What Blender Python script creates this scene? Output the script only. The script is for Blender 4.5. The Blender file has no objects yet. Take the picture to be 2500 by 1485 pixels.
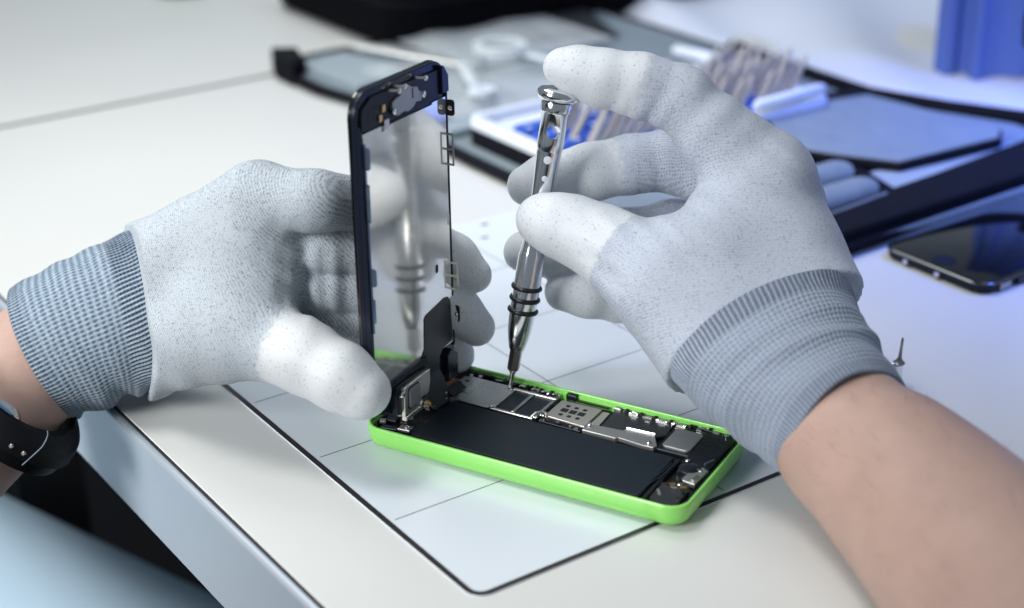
import bpy, bmesh, math, random
import numpy as np
from mathutils import Vector, Matrix

S = 0.001                      # everything below is written in millimetres
SC = bpy.context.scene
COL = SC.collection
rng = random.Random(7)

# ------------------------------------------------------------------ camera
CAM = np.array([233.771, -438.468, 280.928])
EUL = (1.14625852, 0.01400689, 0.51163253)
FPX, PW, PH = 3900.0, 2500.0, 1485.0
cam_d = bpy.data.cameras.new('camera')
cam_d.sensor_width = 36.0
cam_d.lens = FPX / PW * 36.0
cam_d.clip_start, cam_d.clip_end = 0.02, 60.0
cam_d.dof.use_dof = True
cam_d.dof.focus_distance = 0.566
cam_d.dof.aperture_fstop = 6.4
cam_o = bpy.data.objects.new('camera', cam_d)
cam_o.location = Vector(CAM * S)
cam_o.rotation_euler = EUL
COL.objects.link(cam_o)
SC.camera = cam_o

# ------------------------------------------------------------------ light
w = bpy.data.worlds.new('World')
SC.world = w
w.use_nodes = True
w.node_tree.nodes['Background'].inputs[0].default_value = (0.72, 0.86, 1.0, 1)
w.node_tree.nodes['Background'].inputs[1].default_value = 0.25


def area(name, loc, target, size, power, color, size_y=None):
    l = bpy.data.lights.new(name, 'AREA')
    l.energy, l.color, l.size = power, color, size
    if size_y:
        l.shape, l.size_y = 'RECTANGLE', size_y
    o = bpy.data.objects.new(name, l)
    o.location = loc
    o.rotation_euler = (Vector(target) - Vector(loc)).to_track_quat('-Z', 'Y').to_euler()
    COL.objects.link(o)
    return o


# <lights>
def beam(o, deg):
    o.data.spread = math.radians(deg)
    return o


beam(area('key_light', (-0.58, -0.22, 1.25), (-0.19, -0.02, 0.02), 0.65, 0.80, (1.0, 1.0, 0.985)), 29)  # added overhead key, no window; narrow beam lets the right side fall off
beam(area('front_fill', (-0.52, -1.05, 0.55), (-0.17, -0.02, 0.04), 0.6, 1.3, (1.0, 1.0, 0.985)), 33)  # added fill lamp, brightens the gloves and the shadows under the hands
beam(area('ceiling_light', (-1.00, 0.62, 1.30), (-0.50, 0.34, 0.0), 0.9, 2.35, (0.98, 1.0, 0.985)), 50)
beam(area('back_fill', (0.10, 0.95, 1.10), (-0.10, 0.66, 0.0), 0.6, 0.36, (0.62, 0.74, 1.0)), 36)  # added lamp, lightens the table at the back right
beam(area('blue_tint_lamp', (0.34, 0.52, 0.58), (0.20, 0.49, 0.0), 0.24, 2.3, (0.07, 0.18, 1.0)), 64)  # added lamp standing in for the blue tint over the right side

SC.view_settings.view_transform = 'Standard'
SC.view_settings.look = 'None'
SC.view_settings.exposure = -0.09
SC.view_settings.gamma = 1.0
SC.view_settings.use_curve_mapping = False

# ------------------------------------------------------------------ helpers: measuring rays
ca, sa = np.cos(EUL), np.sin(EUL)
RX = np.array([[1, 0, 0], [0, ca[0], -sa[0]], [0, sa[0], ca[0]]])
RY = np.array([[ca[1], 0, sa[1]], [0, 1, 0], [-sa[1], 0, ca[1]]])
RZ = np.array([[ca[2], -sa[2], 0], [sa[2], ca[2], 0], [0, 0, 1]])
RC = RZ @ RY @ RX
FWD, RIGHT, UPV = -RC[:, 2], RC[:, 0], RC[:, 1]


def ray(px, py):
    return RC @ np.array([(px - PW / 2) / FPX, (PH / 2 - py) / FPX, -1.0])


def at(px, py, d):
    return CAM + ray(px, py) * d


def on_z(px, py, z):
    d = ray(px, py)
    return CAM + d * ((z - CAM[2]) / d[2])


def on_x(px, py, x):
    d = ray(px, py)
    return CAM + d * ((x - CAM[0]) / d[0])


TA = math.radians(-25.5)       # direction of the table's edge
TU = np.array([math.cos(TA), math.sin(TA)])
TV = np.array([-TU[1], TU[0]])


def T(u, v, z=0.0):
    return np.array([*(TU * u + TV * v), z])


# ------------------------------------------------------------------ helpers: objects
def mesh_obj(name, verts, faces, mat, parent=None, smooth=False, sharp=None):
    me = bpy.data.meshes.new(name)
    me.from_pydata([tuple(float(c) * S for c in v) for v in verts], [], [tuple(int(i) for i in f) for f in faces])
    me.update()
    if smooth:
        me.polygons.foreach_set('use_smooth', [True] * len(me.polygons))
        if sharp:
            me.set_sharp_from_angle(angle=math.radians(sharp))
    o = bpy.data.objects.new(name, me)
    if mat:
        me.materials.append(mat)
    COL.objects.link(o)
    if parent:
        o.parent = parent
    return o


def empty(name, loc=(0, 0, 0), rot=None):
    o = bpy.data.objects.new(name, None)
    o.empty_display_size = 0.01
    o.location = Vector([float(c) * S for c in loc])
    if rot is not None:
        o.rotation_euler = rot
    COL.objects.link(o)
    return o


def tag(o, label=None, cat=None, group=None, kind=None):
    if label: o['label'] = label
    if cat: o['category'] = cat
    if group: o['group'] = group
    if kind: o['kind'] = kind
    return o


class MB:
    """collects shapes (mm) into one mesh"""

    def __init__(self):
        self.v, self.f = [], []

    def add(self, vs, fs):
        n = len(self.v)
        self.v += [tuple(p) for p in vs]
        self.f += [tuple(i + n for i in f) for f in fs]
        return self

    def prism(self, poly, z0, z1, bev=0.0):
        n = len(poly)
        P = np.array(poly, float)
        ar = 0.5 * np.sum(P[:, 0] * np.roll(P[:, 1], -1) - np.roll(P[:, 0], -1) * P[:, 1])
        if ar < 0:
            P = P[::-1]
        rings = [(P, z0)]
        if bev > 0:
            a, b = np.roll(P, 1, 0), np.roll(P, -1, 0)
            d1 = (P - a) / (np.linalg.norm(P - a, axis=1)[:, None] + 1e-9)
            d2 = (b - P) / (np.linalg.norm(b - P, axis=1)[:, None] + 1e-9)
            nn = np.stack([-(d1 + d2)[:, 1], (d1 + d2)[:, 0]], 1)
            nn /= np.linalg.norm(nn, axis=1)[:, None] + 1e-9
            rings += [(P, z1 - bev), (P + nn * bev, z1)]
        else:
            rings += [(P, z1)]
        vs = [(x, y, z) for R, z in rings for x, y in R]
        fs = [tuple(range(n))[::-1], tuple(range(n * (len(rings) - 1), n * len(rings)))]
        for r in range(len(rings) - 1):
            for i in range(n):
                j = (i + 1) % n
                fs.append((r * n + i, r * n + j, r * n + n + j, r * n + n + i))
        return self.add(vs, fs)

    def box(self, c, s, rz=0.0, bev=0.0):
        x, y = s[0] / 2, s[1] / 2
        k, q = math.cos(rz), math.sin(rz)
        poly = [(c[0] + a * k - b * q, c[1] + a * q + b * k) for a, b in ((-x, -y), (x, -y), (x, y), (-x, y))]
        return self.prism(poly, c[2] - s[2] / 2, c[2] + s[2] / 2, bev)

    def lathe(self, prof, o, ax, n=32, hexa=False):
        ax = np.array(ax, float); ax /= np.linalg.norm(ax)
        t = np.cross(ax, [0.3, 0.9, 0.1]); t /= np.linalg.norm(t)
        b = np.cross(ax, t)
        vs, fs = [], []
        m = 6 if hexa else n
        for r, h in prof:
            for i in range(m):
                a = 2 * math.pi * i / m
                vs.append(np.array(o) + ax * h + (t * math.cos(a) + b * math.sin(a)) * r)
        k = len(prof)
        for r in range(k - 1):
            for i in range(m):
                j = (i + 1) % m
                fs.append((r * m + i, r * m + j, r * m + m + j, r * m + m + i))
        fs.append(tuple(range(m))[::-1]); fs.append(tuple(range((k - 1) * m, k * m)))
        return self.add(vs, fs)

    def tube(self, pts, r, n=8, flat=None):
        pts = [np.array(p, float) for p in pts]
        up = np.array(flat if flat is not None else (0.05, 0.1, 1.0), float)
        vs, fs = [], []
        for i, p in enumerate(pts):
            d = pts[min(i + 1, len(pts) - 1)] - pts[max(i - 1, 0)]
            d /= np.linalg.norm(d) + 1e-9
            s = np.cross(d, up); s /= np.linalg.norm(s) + 1e-9
            q = np.cross(s, d)
            rr = r[i] if isinstance(r, list) else r
            ra, rb = (rr if hasattr(rr, '__len__') else (rr, rr))
            for k in range(n):
                a = 2 * math.pi * k / n
                vs.append(p + s * math.cos(a) * ra + q * math.sin(a) * rb)
        for i in range(len(pts) - 1):
            for k in range(n):
                j = (k + 1) % n
                fs.append((i * n + k, i * n + j, i * n + n + j, i * n + n + k))
        fs.append(tuple(range(n))[::-1]); fs.append(tuple(range(len(vs) - n, len(vs))))
        return self.add(vs, fs)

    def build(self, name, mat, parent=None, smooth=False, sharp=40, xf=None):
        v = self.v if xf is None else [xf(p) for p in self.v]
        return mesh_obj(name, v, self.f, mat, parent, smooth, sharp)


def rrect(x0, x1, y0, y1, r, n=10):
    out = []
    for cx, cy, a0 in ((x1 - r, y1 - r, 0), (x0 + r, y1 - r, 90), (x0 + r, y0 + r, 180), (x1 - r, y0 + r, 270)):
        for i in range(n + 1):
            a = math.radians(a0 + 90 * i / n)
            out.append((cx + r * math.cos(a), cy + r * math.sin(a)))
    return out


def loft_rr(x0, x1, y0, y1, r, prof, n=10):
    """rounded rectangle swept through (inset, z) rings, open or closed by its first and last ring"""
    vs, fs = [], []
    m = None
    for ins, z in prof:
        ring = rrect(x0 + ins, x1 - ins, y0 + ins, y1 - ins, max(r - ins, 0.6), n)
        m = len(ring)
        vs += [(x, y, z) for x, y in ring]
    for k in range(len(prof) - 1):
        for i in range(m):
            j = (i + 1) % m
            fs.append((k * m + i, k * m + j, k * m + m + j, k * m + m + i))
    fs.append(tuple(range(m))[::-1])
    fs.append(tuple(range((len(prof) - 1) * m, len(prof) * m)))
    return vs, fs


# ------------------------------------------------------------------ materials
def mat(name, col, rough=0.5, metal=0.0, noise=0.0, nscale=200.0, bump=0.0, bscale=None, spec=0.5, coat=0.0,
        trans=0.0, sss=0.0, rnoise=0.0, alpha=1.0, bdist=0.0004, aniso=0.0):
    m = bpy.data.materials.new(name)
    m.use_nodes = True
    nt = m.node_tree
    b = nt.nodes['Principled BSDF']
    b.inputs['Base Color'].default_value = (*col, 1)
    b.inputs['Roughness'].default_value = rough
    b.inputs['Metallic'].default_value = metal
    b.inputs['Specular IOR Level'].default_value = spec
    b.inputs['Coat Weight'].default_value = coat
    b.inputs['Coat Roughness'].default_value = 0.08
    b.inputs['Transmission Weight'].default_value = trans
    b.inputs['Alpha'].default_value = alpha
    b.inputs['Anisotropic'].default_value = aniso
    if sss:
        b.inputs['Subsurface Weight'].default_value = sss
        b.inputs['Subsurface Radius'].default_value = (1.0, 0.35, 0.2)
        b.inputs['Subsurface Scale'].default_value = 0.003
    tc = nt.nodes.new('ShaderNodeTexCoord')
    if noise or rnoise:
        n = nt.nodes.new('ShaderNodeTexNoise')
        n.inputs['Scale'].default_value = nscale
        n.inputs['Detail'].default_value = 6
        nt.links.new(tc.outputs['Object'], n.inputs['Vector'])
        if noise:
            mx = nt.nodes.new('ShaderNodeMixRGB')
            mx.inputs[1].default_value = (*[c * (1 - noise) for c in col], 1)
            mx.inputs[2].default_value = (*[min(1, c * (1 + noise)) for c in col], 1)
            nt.links.new(n.outputs['Fac'], mx.inputs[0])
            nt.links.new(mx.outputs[0], b.inputs['Base Color'])
        if rnoise:
            mr = nt.nodes.new('ShaderNodeMapRange')
            mr.inputs['To Min'].default_value = max(0.02, rough - rnoise)
            mr.inputs['To Max'].default_value = min(1, rough + rnoise)
            nt.links.new(n.outputs['Fac'], mr.inputs['Value'])
            nt.links.new(mr.outputs[0], b.inputs['Roughness'])
    if bump:
        n2 = nt.nodes.new('ShaderNodeTexNoise')
        n2.inputs['Scale'].default_value = bscale or nscale
        n2.inputs['Detail'].default_value = 4
        nt.links.new(tc.outputs['Object'], n2.inputs['Vector'])
        bp = nt.nodes.new('ShaderNodeBump')
        bp.inputs['Strength'].default_value = bump
        bp.inputs['Distance'].default_value = bdist
        nt.links.new(n2.outputs['Fac'], bp.inputs['Height'])
        nt.links.new(bp.outputs[0], b.inputs['Normal'])
    return m


M = {}
M['table'] = mat('table_laminate', (0.66, 0.67, 0.655), 0.38, noise=0.02, nscale=9, bump=0.06, bscale=900, rnoise=0.06)
M['panel'] = mat('edge_aluminium', (0.50, 0.56, 0.63), 0.36, metal=0.35, noise=0.03, nscale=12)
M['lip'] = mat('edge_lip', (0.70, 0.73, 0.75), 0.3, metal=0.4)
M['black_gap'] = mat('plain_black', (0.012, 0.012, 0.014), 0.6)
M['floor'] = mat('dark_floor', (0.018, 0.016, 0.017), 0.7, noise=0.6, nscale=3)
M['mat'] = mat('mat_white', (0.70, 0.755, 0.81), 0.22, noise=0.015, nscale=14, rnoise=0.05)
M['mat_line'] = mat('mat_print', (0.035, 0.06, 0.075), 0.4)
M['mat_border'] = mat('mat_border', (0.017, 0.013, 0.015), 0.42, noise=0.5, nscale=700)
M['green'] = mat('green_plastic', (0.27, 0.70, 0.14), 0.27, noise=0.02, nscale=30, coat=0.3, sss=0.08)
M['chassis'] = mat('black_chassis', (0.011, 0.013, 0.016), 0.42, spec=0.25, noise=0.5, nscale=500, bump=0.5, bscale=700)
M['battery'] = mat('battery_wrap', (0.011, 0.017, 0.024), 0.42, noise=0.12, nscale=60, bump=0.35, bscale=120, rnoise=0.12, spec=0.22)
M['sticker'] = mat('black_sticker', (0.017, 0.024, 0.031), 0.45, spec=0.25, noise=0.1, nscale=90)
M['steel'] = mat('shield_steel', (0.73, 0.71, 0.67), 0.27, metal=1.0, noise=0.04, nscale=60, rnoise=0.07, bump=0.12, bscale=90)
M['steel_warm'] = mat('shield_warm', (0.70, 0.66, 0.59), 0.38, metal=0.9, noise=0.04, nscale=80, rnoise=0.06)
M['bright'] = mat('bright_metal', (0.85, 0.84, 0.82), 0.16, metal=1.0)
M['dull'] = mat('dull_plate', (0.42, 0.42, 0.41), 0.42, metal=0.8, noise=0.05, nscale=90)
M['grille'] = mat('grey_mesh', (0.30, 0.31, 0.31), 0.55, metal=0.4, noise=0.3, nscale=1500)
M['gold'] = mat('gold_contact', (0.85, 0.55, 0.22), 0.28, metal=1.0)
M['copper'] = mat('copper_film', (0.55, 0.25, 0.10), 0.3, metal=0.7)
M['flex'] = mat('flex_ribbon', (0.030, 0.033, 0.038), 0.33, spec=0.25, noise=0.15, nscale=40)
M['black_plastic'] = mat('black_plastic', (0.010, 0.013, 0.020), 0.33, spec=0.25, noise=0.15, nscale=80)
M['black_frame'] = mat('black_frame', (0.010, 0.014, 0.026), 0.25, spec=0.25)
M['tab_blue'] = mat('blue_reflection_tab', (0.14, 0.20, 0.30), 0.3, metal=0.7)  # blue reflection of the surroundings put into the metal colour
M['tab_dark'] = mat('dark_tab', (0.05, 0.045, 0.045), 0.3, metal=0.6)
M['mirror'] = mat('display_backplate', (0.93, 0.91, 0.86), 0.10, metal=0.74, noise=0.015, nscale=40, rnoise=0.03)
M['chrome'] = mat('driver_chrome', (0.82, 0.83, 0.85), 0.13, metal=1.0, rnoise=0.03, nscale=120)
M['bitsteel'] = mat('bit_steel', (0.36, 0.33, 0.32), 0.33, metal=1.0, noise=0.2, nscale=900)
M['rubber'] = mat('rubber_ring', (0.010, 0.011, 0.013), 0.36)
M['skin'] = mat('skin', (0.50, 0.335, 0.28), 0.5, noise=0.14, nscale=70, bump=0.6, bscale=300, sss=0.25, spec=0.35)
M['strap'] = mat('strap_leather', (0.004, 0.0045, 0.006), 0.42, spec=0.22, bump=0.35, bscale=600, noise=0.3, nscale=200)
M['thread'] = mat('strap_thread', (0.20, 0.25, 0.33), 0.7)
M['glass'] = mat('watch_glass', (0.10, 0.22, 0.40), 0.05, coat=1.0)
M['trousers'] = mat('blue_cloth', (0.60, 0.79, 0.95), 0.9, noise=0.06, nscale=12, bump=0.4, bscale=40)
M['case_grey'] = mat('case_fabric', (0.19, 0.235, 0.265), 0.8, noise=0.12, nscale=45, bump=0.8, bscale=55, bdist=0.003, spec=0.3)
M['case_light'] = mat('pocket_fabric', (0.29, 0.35, 0.39), 0.65, bump=0.6, bscale=40, bdist=0.003, noise=0.06, nscale=40)
M['case_black'] = mat('case_binding', (0.007, 0.008, 0.012), 0.85, spec=0.1, noise=0.3, nscale=200)
M['white_plastic'] = mat('white_plastic', (0.74, 0.80, 0.87), 0.35)
M['holder_blue'] = mat('holder_blue', (0.022, 0.10, 0.50), 0.45)
M['bit_tan'] = mat('bit_tan', (0.50, 0.465, 0.42), 0.4, metal=0.4, noise=0.1, nscale=100)
M['bag'] = mat('clear_bag', (0.78, 0.84, 0.86), 0.16, alpha=0.36, noise=0.1, nscale=40, bump=1.0, bscale=60, bdist=0.004)
M['bag_clear'] = mat('clear_tray', (0.86, 0.91, 0.92), 0.3, alpha=0.62)
M['black_bag'] = mat('black_cloth', (0.004, 0.004, 0.006), 0.9, spec=0.08, noise=0.3, nscale=30)
M['green_tape'] = mat('green_item', (0.03, 0.22, 0.12), 0.5)
M['screen_glass'] = mat('dark_glass', (0.004, 0.005, 0.008), 0.05, coat=1.0)
M['curtain'] = mat('blue_screen_cloth', (0.07, 0.13, 0.44), 0.8, noise=0.05, nscale=4)
M['sheet'] = mat('pale_sheet', (0.60, 0.65, 0.76), 0.6, noise=0.04, nscale=8)
M['tray_steel'] = mat('tweezer_steel', (0.62, 0.62, 0.60), 0.35, metal=0.7)


def math_node(nt, op, a, b=None, clamp=False):
    n = nt.nodes.new('ShaderNodeMath')
    n.operation = op
    n.use_clamp = clamp
    for k, x in enumerate((a, b)):
        if x is None:
            continue
        if isinstance(x, (int, float)):
            n.inputs[k].default_value = x
        else:
            nt.links.new(x, n.inputs[k])
    return n.outputs[0]


def mix_col(nt, f, a, b):
    n = nt.nodes.new('ShaderNodeMixRGB')
    if isinstance(f, (int, float)):
        n.inputs[0].default_value = f
    else:
        nt.links.new(f, n.inputs[0])
    for k, x in ((1, a), (2, b)):
        if isinstance(x, tuple):
            n.inputs[k].default_value = (*x, 1)
        else:
            nt.links.new(x, n.inputs[k])
    return n.outputs[0]


def noise(nt, vec, scale, detail=3.0, rough=0.5):
    n = nt.nodes.new('ShaderNodeTexNoise')
    n.inputs['Scale'].default_value = scale
    n.inputs['Detail'].default_value = detail
    n.inputs['Roughness'].default_value = rough
    nt.links.new(vec, n.inputs['Vector'])
    return n.outputs['Fac']


def glove_mat(name, light, dark, coat_col, hole=0.55, pu=1.25, pv=1.05, speck=0.5):
    """knitted yarn with dark stitch gaps, a dipped white coat on the finger tips; attribute knit = (mm along, mm round, coat)"""
    m = bpy.data.materials.new(name)
    m.use_nodes = True
    nt = m.node_tree
    b = nt.nodes['Principled BSDF']
    at_ = nt.nodes.new('ShaderNodeAttribute'); at_.attribute_name = 'knit'
    sp = nt.nodes.new('ShaderNodeSeparateXYZ'); nt.links.new(at_.outputs['Vector'], sp.inputs[0])
    tc = nt.nodes.new('ShaderNodeTexCoord'); ob = tc.outputs['Object']
    wob = noise(nt, ob, 260.0, 2.0)
    u = math_node(nt, 'ADD', sp.outputs[0], math_node(nt, 'MULTIPLY', wob, 1.7))
    v = math_node(nt, 'ADD', sp.outputs[1], math_node(nt, 'MULTIPLY', noise(nt, ob, 330.0, 2.0), 1.4))
    cu = math_node(nt, 'COSINE', math_node(nt, 'MULTIPLY', u, 2 * math.pi / pu))
    cv = math_node(nt, 'COSINE', math_node(nt, 'ADD', math_node(nt, 'MULTIPLY', v, 2 * math.pi / pv), math_node(nt, 'MULTIPLY', u, math.pi / pu)))
    st = math_node(nt, 'MULTIPLY', math_node(nt, 'ADD', math_node(nt, 'MULTIPLY', cu, 0.5), 0.5),
                   math_node(nt, 'ADD', math_node(nt, 'MULTIPLY', cv, 0.5), 0.5))
    sn = noise(nt, ob, 1050.0, 4.0, 0.75)
    big = noise(nt, ob, 45.0, 3.0)
    mr = nt.nodes.new('ShaderNodeMapRange'); nt.links.new(big, mr.inputs['Value'])
    mr.inputs['From Min'].default_value = 0.35; mr.inputs['From Max'].default_value = 0.65
    mr.inputs['To Min'].default_value = 0.55; mr.inputs['To Max'].default_value = 1.15
    holes = math_node(nt, 'MULTIPLY', math_node(nt, 'POWER', st, 1.2), math_node(nt, 'MULTIPLY', mr.outputs[0], hole), True)
    mr2 = nt.nodes.new('ShaderNodeMapRange'); nt.links.new(sn, mr2.inputs['Value'])
    mr2.inputs['From Min'].default_value = 0.52; mr2.inputs['From Max'].default_value = 0.68
    mr2.inputs['To Max'].default_value = speck
    opened = math_node(nt, 'MULTIPLY', math_node(nt, 'MULTIPLY', sp.outputs[2], -1.0, True), math_node(nt, 'POWER', st, 0.8))
    kn = math_node(nt, 'ADD', math_node(nt, 'ADD', holes, math_node(nt, 'MULTIPLY', opened, 0.65)), mr2.outputs[0], True)
    knit_col = mix_col(nt, kn, light, dark)
    # the coat, with small pin holes where the yarn shows
    cmask = math_node(nt, 'ADD', sp.outputs[2], math_node(nt, 'MULTIPLY', math_node(nt, 'SUBTRACT', noise(nt, ob, 420.0, 3.0), 0.5), 0.55))
    mr3 = nt.nodes.new('ShaderNodeMapRange'); nt.links.new(cmask, mr3.inputs['Value'])
    mr3.inputs['From Min'].default_value = 0.38; mr3.inputs['From Max'].default_value = 0.62
    pin = nt.nodes.new('ShaderNodeMapRange'); nt.links.new(noise(nt, ob, 1150.0, 2.5, 0.6), pin.inputs['Value'])
    pin.inputs['From Min'].default_value = 0.59; pin.inputs['From Max'].default_value = 0.69
    pin.inputs['To Max'].default_value = 0.45
    coat = mix_col(nt, pin.outputs[0], coat_col, (0.16, 0.17, 0.18))
    nt.links.new(mix_col(nt, mr3.outputs[0], knit_col, coat), b.inputs['Base Color'])
    b.inputs['Roughness'].default_value = 0.8
    nt.links.new(math_node(nt, 'SUBTRACT', 0.86, math_node(nt, 'MULTIPLY', mr3.outputs[0], 0.36)), b.inputs['Roughness'])
    b.inputs['Specular IOR Level'].default_value = 0.3
    b.inputs['Sheen Weight'].default_value = 0.12
    hgt = math_node(nt, 'SUBTRACT', 0.0, math_node(nt, 'ADD', math_node(nt, 'MULTIPLY', st, math_node(nt, 'SUBTRACT', 1.0, math_node(nt, 'MULTIPLY', mr3.outputs[0], 0.85))),
                                                    math_node(nt, 'MULTIPLY', pin.outputs[0], 0.6)))
    bp = nt.nodes.new('ShaderNodeBump'); bp.inputs['Strength'].default_value = 0.42; bp.inputs['Distance'].default_value = 0.0003
    nt.links.new(hgt, bp.inputs['Height']); nt.links.new(bp.outputs[0], b.inputs['Normal'])
    return m


def cuff_mat(name, light, mid, dark, nrib, row, band, contrast=1.0):
    """ribbed knit; attribute knit = (mm from the seam, turn 0..1, 0..1 along)"""
    m = bpy.data.materials.new(name)
    m.use_nodes = True
    nt = m.node_tree
    b = nt.nodes['Principled BSDF']
    at_ = nt.nodes.new('ShaderNodeAttribute'); at_.attribute_name = 'knit'
    sp = nt.nodes.new('ShaderNodeSeparateXYZ'); nt.links.new(at_.outputs['Vector'], sp.inputs[0])
    tc = nt.nodes.new('ShaderNodeTexCoord'); ob = tc.outputs['Object']
    u = math_node(nt, 'ADD', sp.outputs[0], math_node(nt, 'MULTIPLY', noise(nt, ob, 300.0, 2.0), 0.8))
    th = math_node(nt, 'ADD', sp.outputs[1], math_node(nt, 'MULTIPLY', noise(nt, ob, 200.0, 2.0), 0.003))
    rib = math_node(nt, 'ADD', math_node(nt, 'MULTIPLY', math_node(nt, 'COSINE', math_node(nt, 'MULTIPLY', th, 2 * math.pi * nrib)), 0.5), 0.5)
    rows = math_node(nt, 'ADD', math_node(nt, 'MULTIPLY', math_node(nt, 'COSINE', math_node(nt, 'MULTIPLY', u, 2 * math.pi / row)), 0.5), 0.5)
    fine = math_node(nt, 'ADD', math_node(nt, 'MULTIPLY', math_node(nt, 'COSINE', math_node(nt, 'ADD', math_node(nt, 'MULTIPLY', u, 2 * math.pi / (row * 0.5)), math_node(nt, 'MULTIPLY', rib, 2.0))), 0.5), 0.5)
    # 1 inside the dark band next to the hand and at the hem
    bd = nt.nodes.new('ShaderNodeMapRange'); nt.links.new(sp.outputs[0], bd.inputs['Value'])
    bd.inputs['From Min'].default_value = band; bd.inputs['From Max'].default_value = band + 1.5
    bd.inputs['To Min'].default_value = 1.0; bd.inputs['To Max'].default_value = 0.0
    hem = nt.nodes.new('ShaderNodeMapRange'); nt.links.new(sp.outputs[2], hem.inputs['Value'])
    hem.inputs['From Min'].default_value = 0.86; hem.inputs['From Max'].default_value = 0.90
    inband = math_node(nt, 'MAXIMUM', bd.outputs[0], math_node(nt, 'MULTIPLY', hem.outputs[0], 0.75))
    ribd = math_node(nt, 'MULTIPLY', math_node(nt, 'POWER', rib, 0.8), math_node(nt, 'ADD', 0.72, math_node(nt, 'MULTIPLY', fine, 0.28)))
    grid = math_node(nt, 'MULTIPLY', math_node(nt, 'ADD', math_node(nt, 'MULTIPLY', rib, 0.75), 0.25), math_node(nt, 'ADD', math_node(nt, 'MULTIPLY', rows, 0.8), 0.2))
    body = mix_col(nt, math_node(nt, 'MULTIPLY', grid, contrast, True), light, mid)
    bandc = mix_col(nt, math_node(nt, 'MULTIPLY', ribd, contrast, True), light, dark)
    col = mix_col(nt, inband, body, bandc)
    sn = nt.nodes.new('ShaderNodeMapRange'); nt.links.new(noise(nt, ob, 950.0, 4.0, 0.7), sn.inputs['Value'])
    sn.inputs['From Min'].default_value = 0.42; sn.inputs['From Max'].default_value = 0.62
    sn.inputs['To Max'].default_value = 0.5
    nt.links.new(mix_col(nt, sn.outputs[0], col, mid), b.inputs['Base Color'])
    b.inputs['Roughness'].default_value = 0.9
    b.inputs['Specular IOR Level'].default_value = 0.2
    b.inputs['Sheen Weight'].default_value = 0.12
    h = math_node(nt, 'SUBTRACT', 0.0, math_node(nt, 'ADD', math_node(nt, 'MULTIPLY', inband, ribd), math_node(nt, 'MULTIPLY', math_node(nt, 'SUBTRACT', 1.0, inband), grid)))
    bp = nt.nodes.new('ShaderNodeBump'); bp.inputs['Strength'].default_value = 0.8; bp.inputs['Distance'].default_value = 0.0005
    nt.links.new(h, bp.inputs['Height']); nt.links.new(bp.outputs[0], b.inputs['Normal'])
    return m


M['glove_l'] = glove_mat('glove_knit_sharp', (0.51, 0.56, 0.61), (0.085, 0.115, 0.155), (0.675, 0.70, 0.72), 0.52, 1.02, 0.86, 0.66)
M['glove_r'] = glove_mat('glove_soft_bluecast', (0.50, 0.545, 0.635), (0.16, 0.185, 0.25), (0.655, 0.685, 0.73), 0.26, 1.05, 0.9, 0.60)  # right-hand copy, blue cast of the light tinted into yarn and coat
M['cuff_l'] = cuff_mat('cuff_rib_sharp', (0.40, 0.475, 0.555), (0.10, 0.15, 0.215), (0.025, 0.045, 0.08), 104, 2.3, 9.0, 1.1)
M['cuff_r'] = cuff_mat('cuff_rib_soft', (0.385, 0.44, 0.535), (0.21, 0.25, 0.33), (0.045, 0.06, 0.105), 104, 2.0, 8.0, 1.0)


def set_vec_attr(o, name, arr):
    a = o.data.attributes.new(name, 'FLOAT_VECTOR', 'POINT')
    a.data.foreach_set('vector', np.asarray(arr, np.float32).ravel())


# ------------------------------------------------------------------ the setting
fl = MB().add([(-6000, -6000, -750), (6000, -6000, -750), (6000, 6000, -750), (-6000, 6000, -750)], [(0, 1, 2, 3)])
tag(fl.build('floor', M['floor']), kind='structure')


def table(u0, u1, v0, v1, label):
    r = empty('table', T((u0 + u1) / 2, v0, -750))
    o = T((u0 + u1) / 2, v0, -750)
    sub = lambda p: np.array(p) - o
    def slab(name, a0, a1, b0, b1, z0, z1, m, bev=0.0):
        MB().prism([T(a0, b0)[:2], T(a1, b0)[:2], T(a1, b1)[:2], T(a0, b1)[:2]], z0, z1, bev).build(name, m, r, xf=sub)
    slab('tabletop', u0, u1, v0, v1, -24, 0, M['table'], 0.35)
    slab('edge_seal', u0 + .2, u1 - .2, v0 - 0.9, v0 - 0.02, -20, -0.5, M['black_gap'])
    slab('gap_shade_strip', u0 - 5.0, u0 - .2, v0 + 1, v1, -8, -1.2, M['black_gap'])  # black strip added in the open gap to paint its shade
    prof = [(-0.92, -1.1), (-1.6, -0.95), (-2.5, -1.2), (-3.1, -2.0), (-3.3, -3.2), (-3.0, -4.2), (-3.0, -39.0), (-0.92, -39.0)]
    vs, fs = [], []
    for uu in (u0, u1):
        vs += [sub(T(uu, v0 + a, z)) for a, z in prof]
    n = len(prof)
    fs = [(i, (i + 1) % n, n + (i + 1) % n, n + i) for i in range(n)] + [tuple(range(n)), tuple(range(n, 2 * n))[::-1]]
    mesh_obj('edge_panel', vs, fs, M['panel'], r, True, 35)
    for a, b in ((u0 + 40, v0 + 60), (u1 - 40, v0 + 60), (u0 + 40, v1 - 60), (u1 - 40, v1 - 60)):
        MB().prism([T(a - 20, b - 20)[:2], T(a + 20, b - 20)[:2], T(a + 20, b + 20)[:2], T(a - 20, b + 20)[:2]], -750, -24.5).build('leg', M['black_gap'], r, xf=sub)
    tag(r, label, 'table', 'white tables pushed together')
    return r


table(-486.2, 900, -113, 1100, 'white worktable with a metal edge panel, carrying the grid mat and both hands')
table(-1900, -491.4, -113, 1100, 'neighbouring white table beyond the dark seam, empty on its near side')

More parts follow.
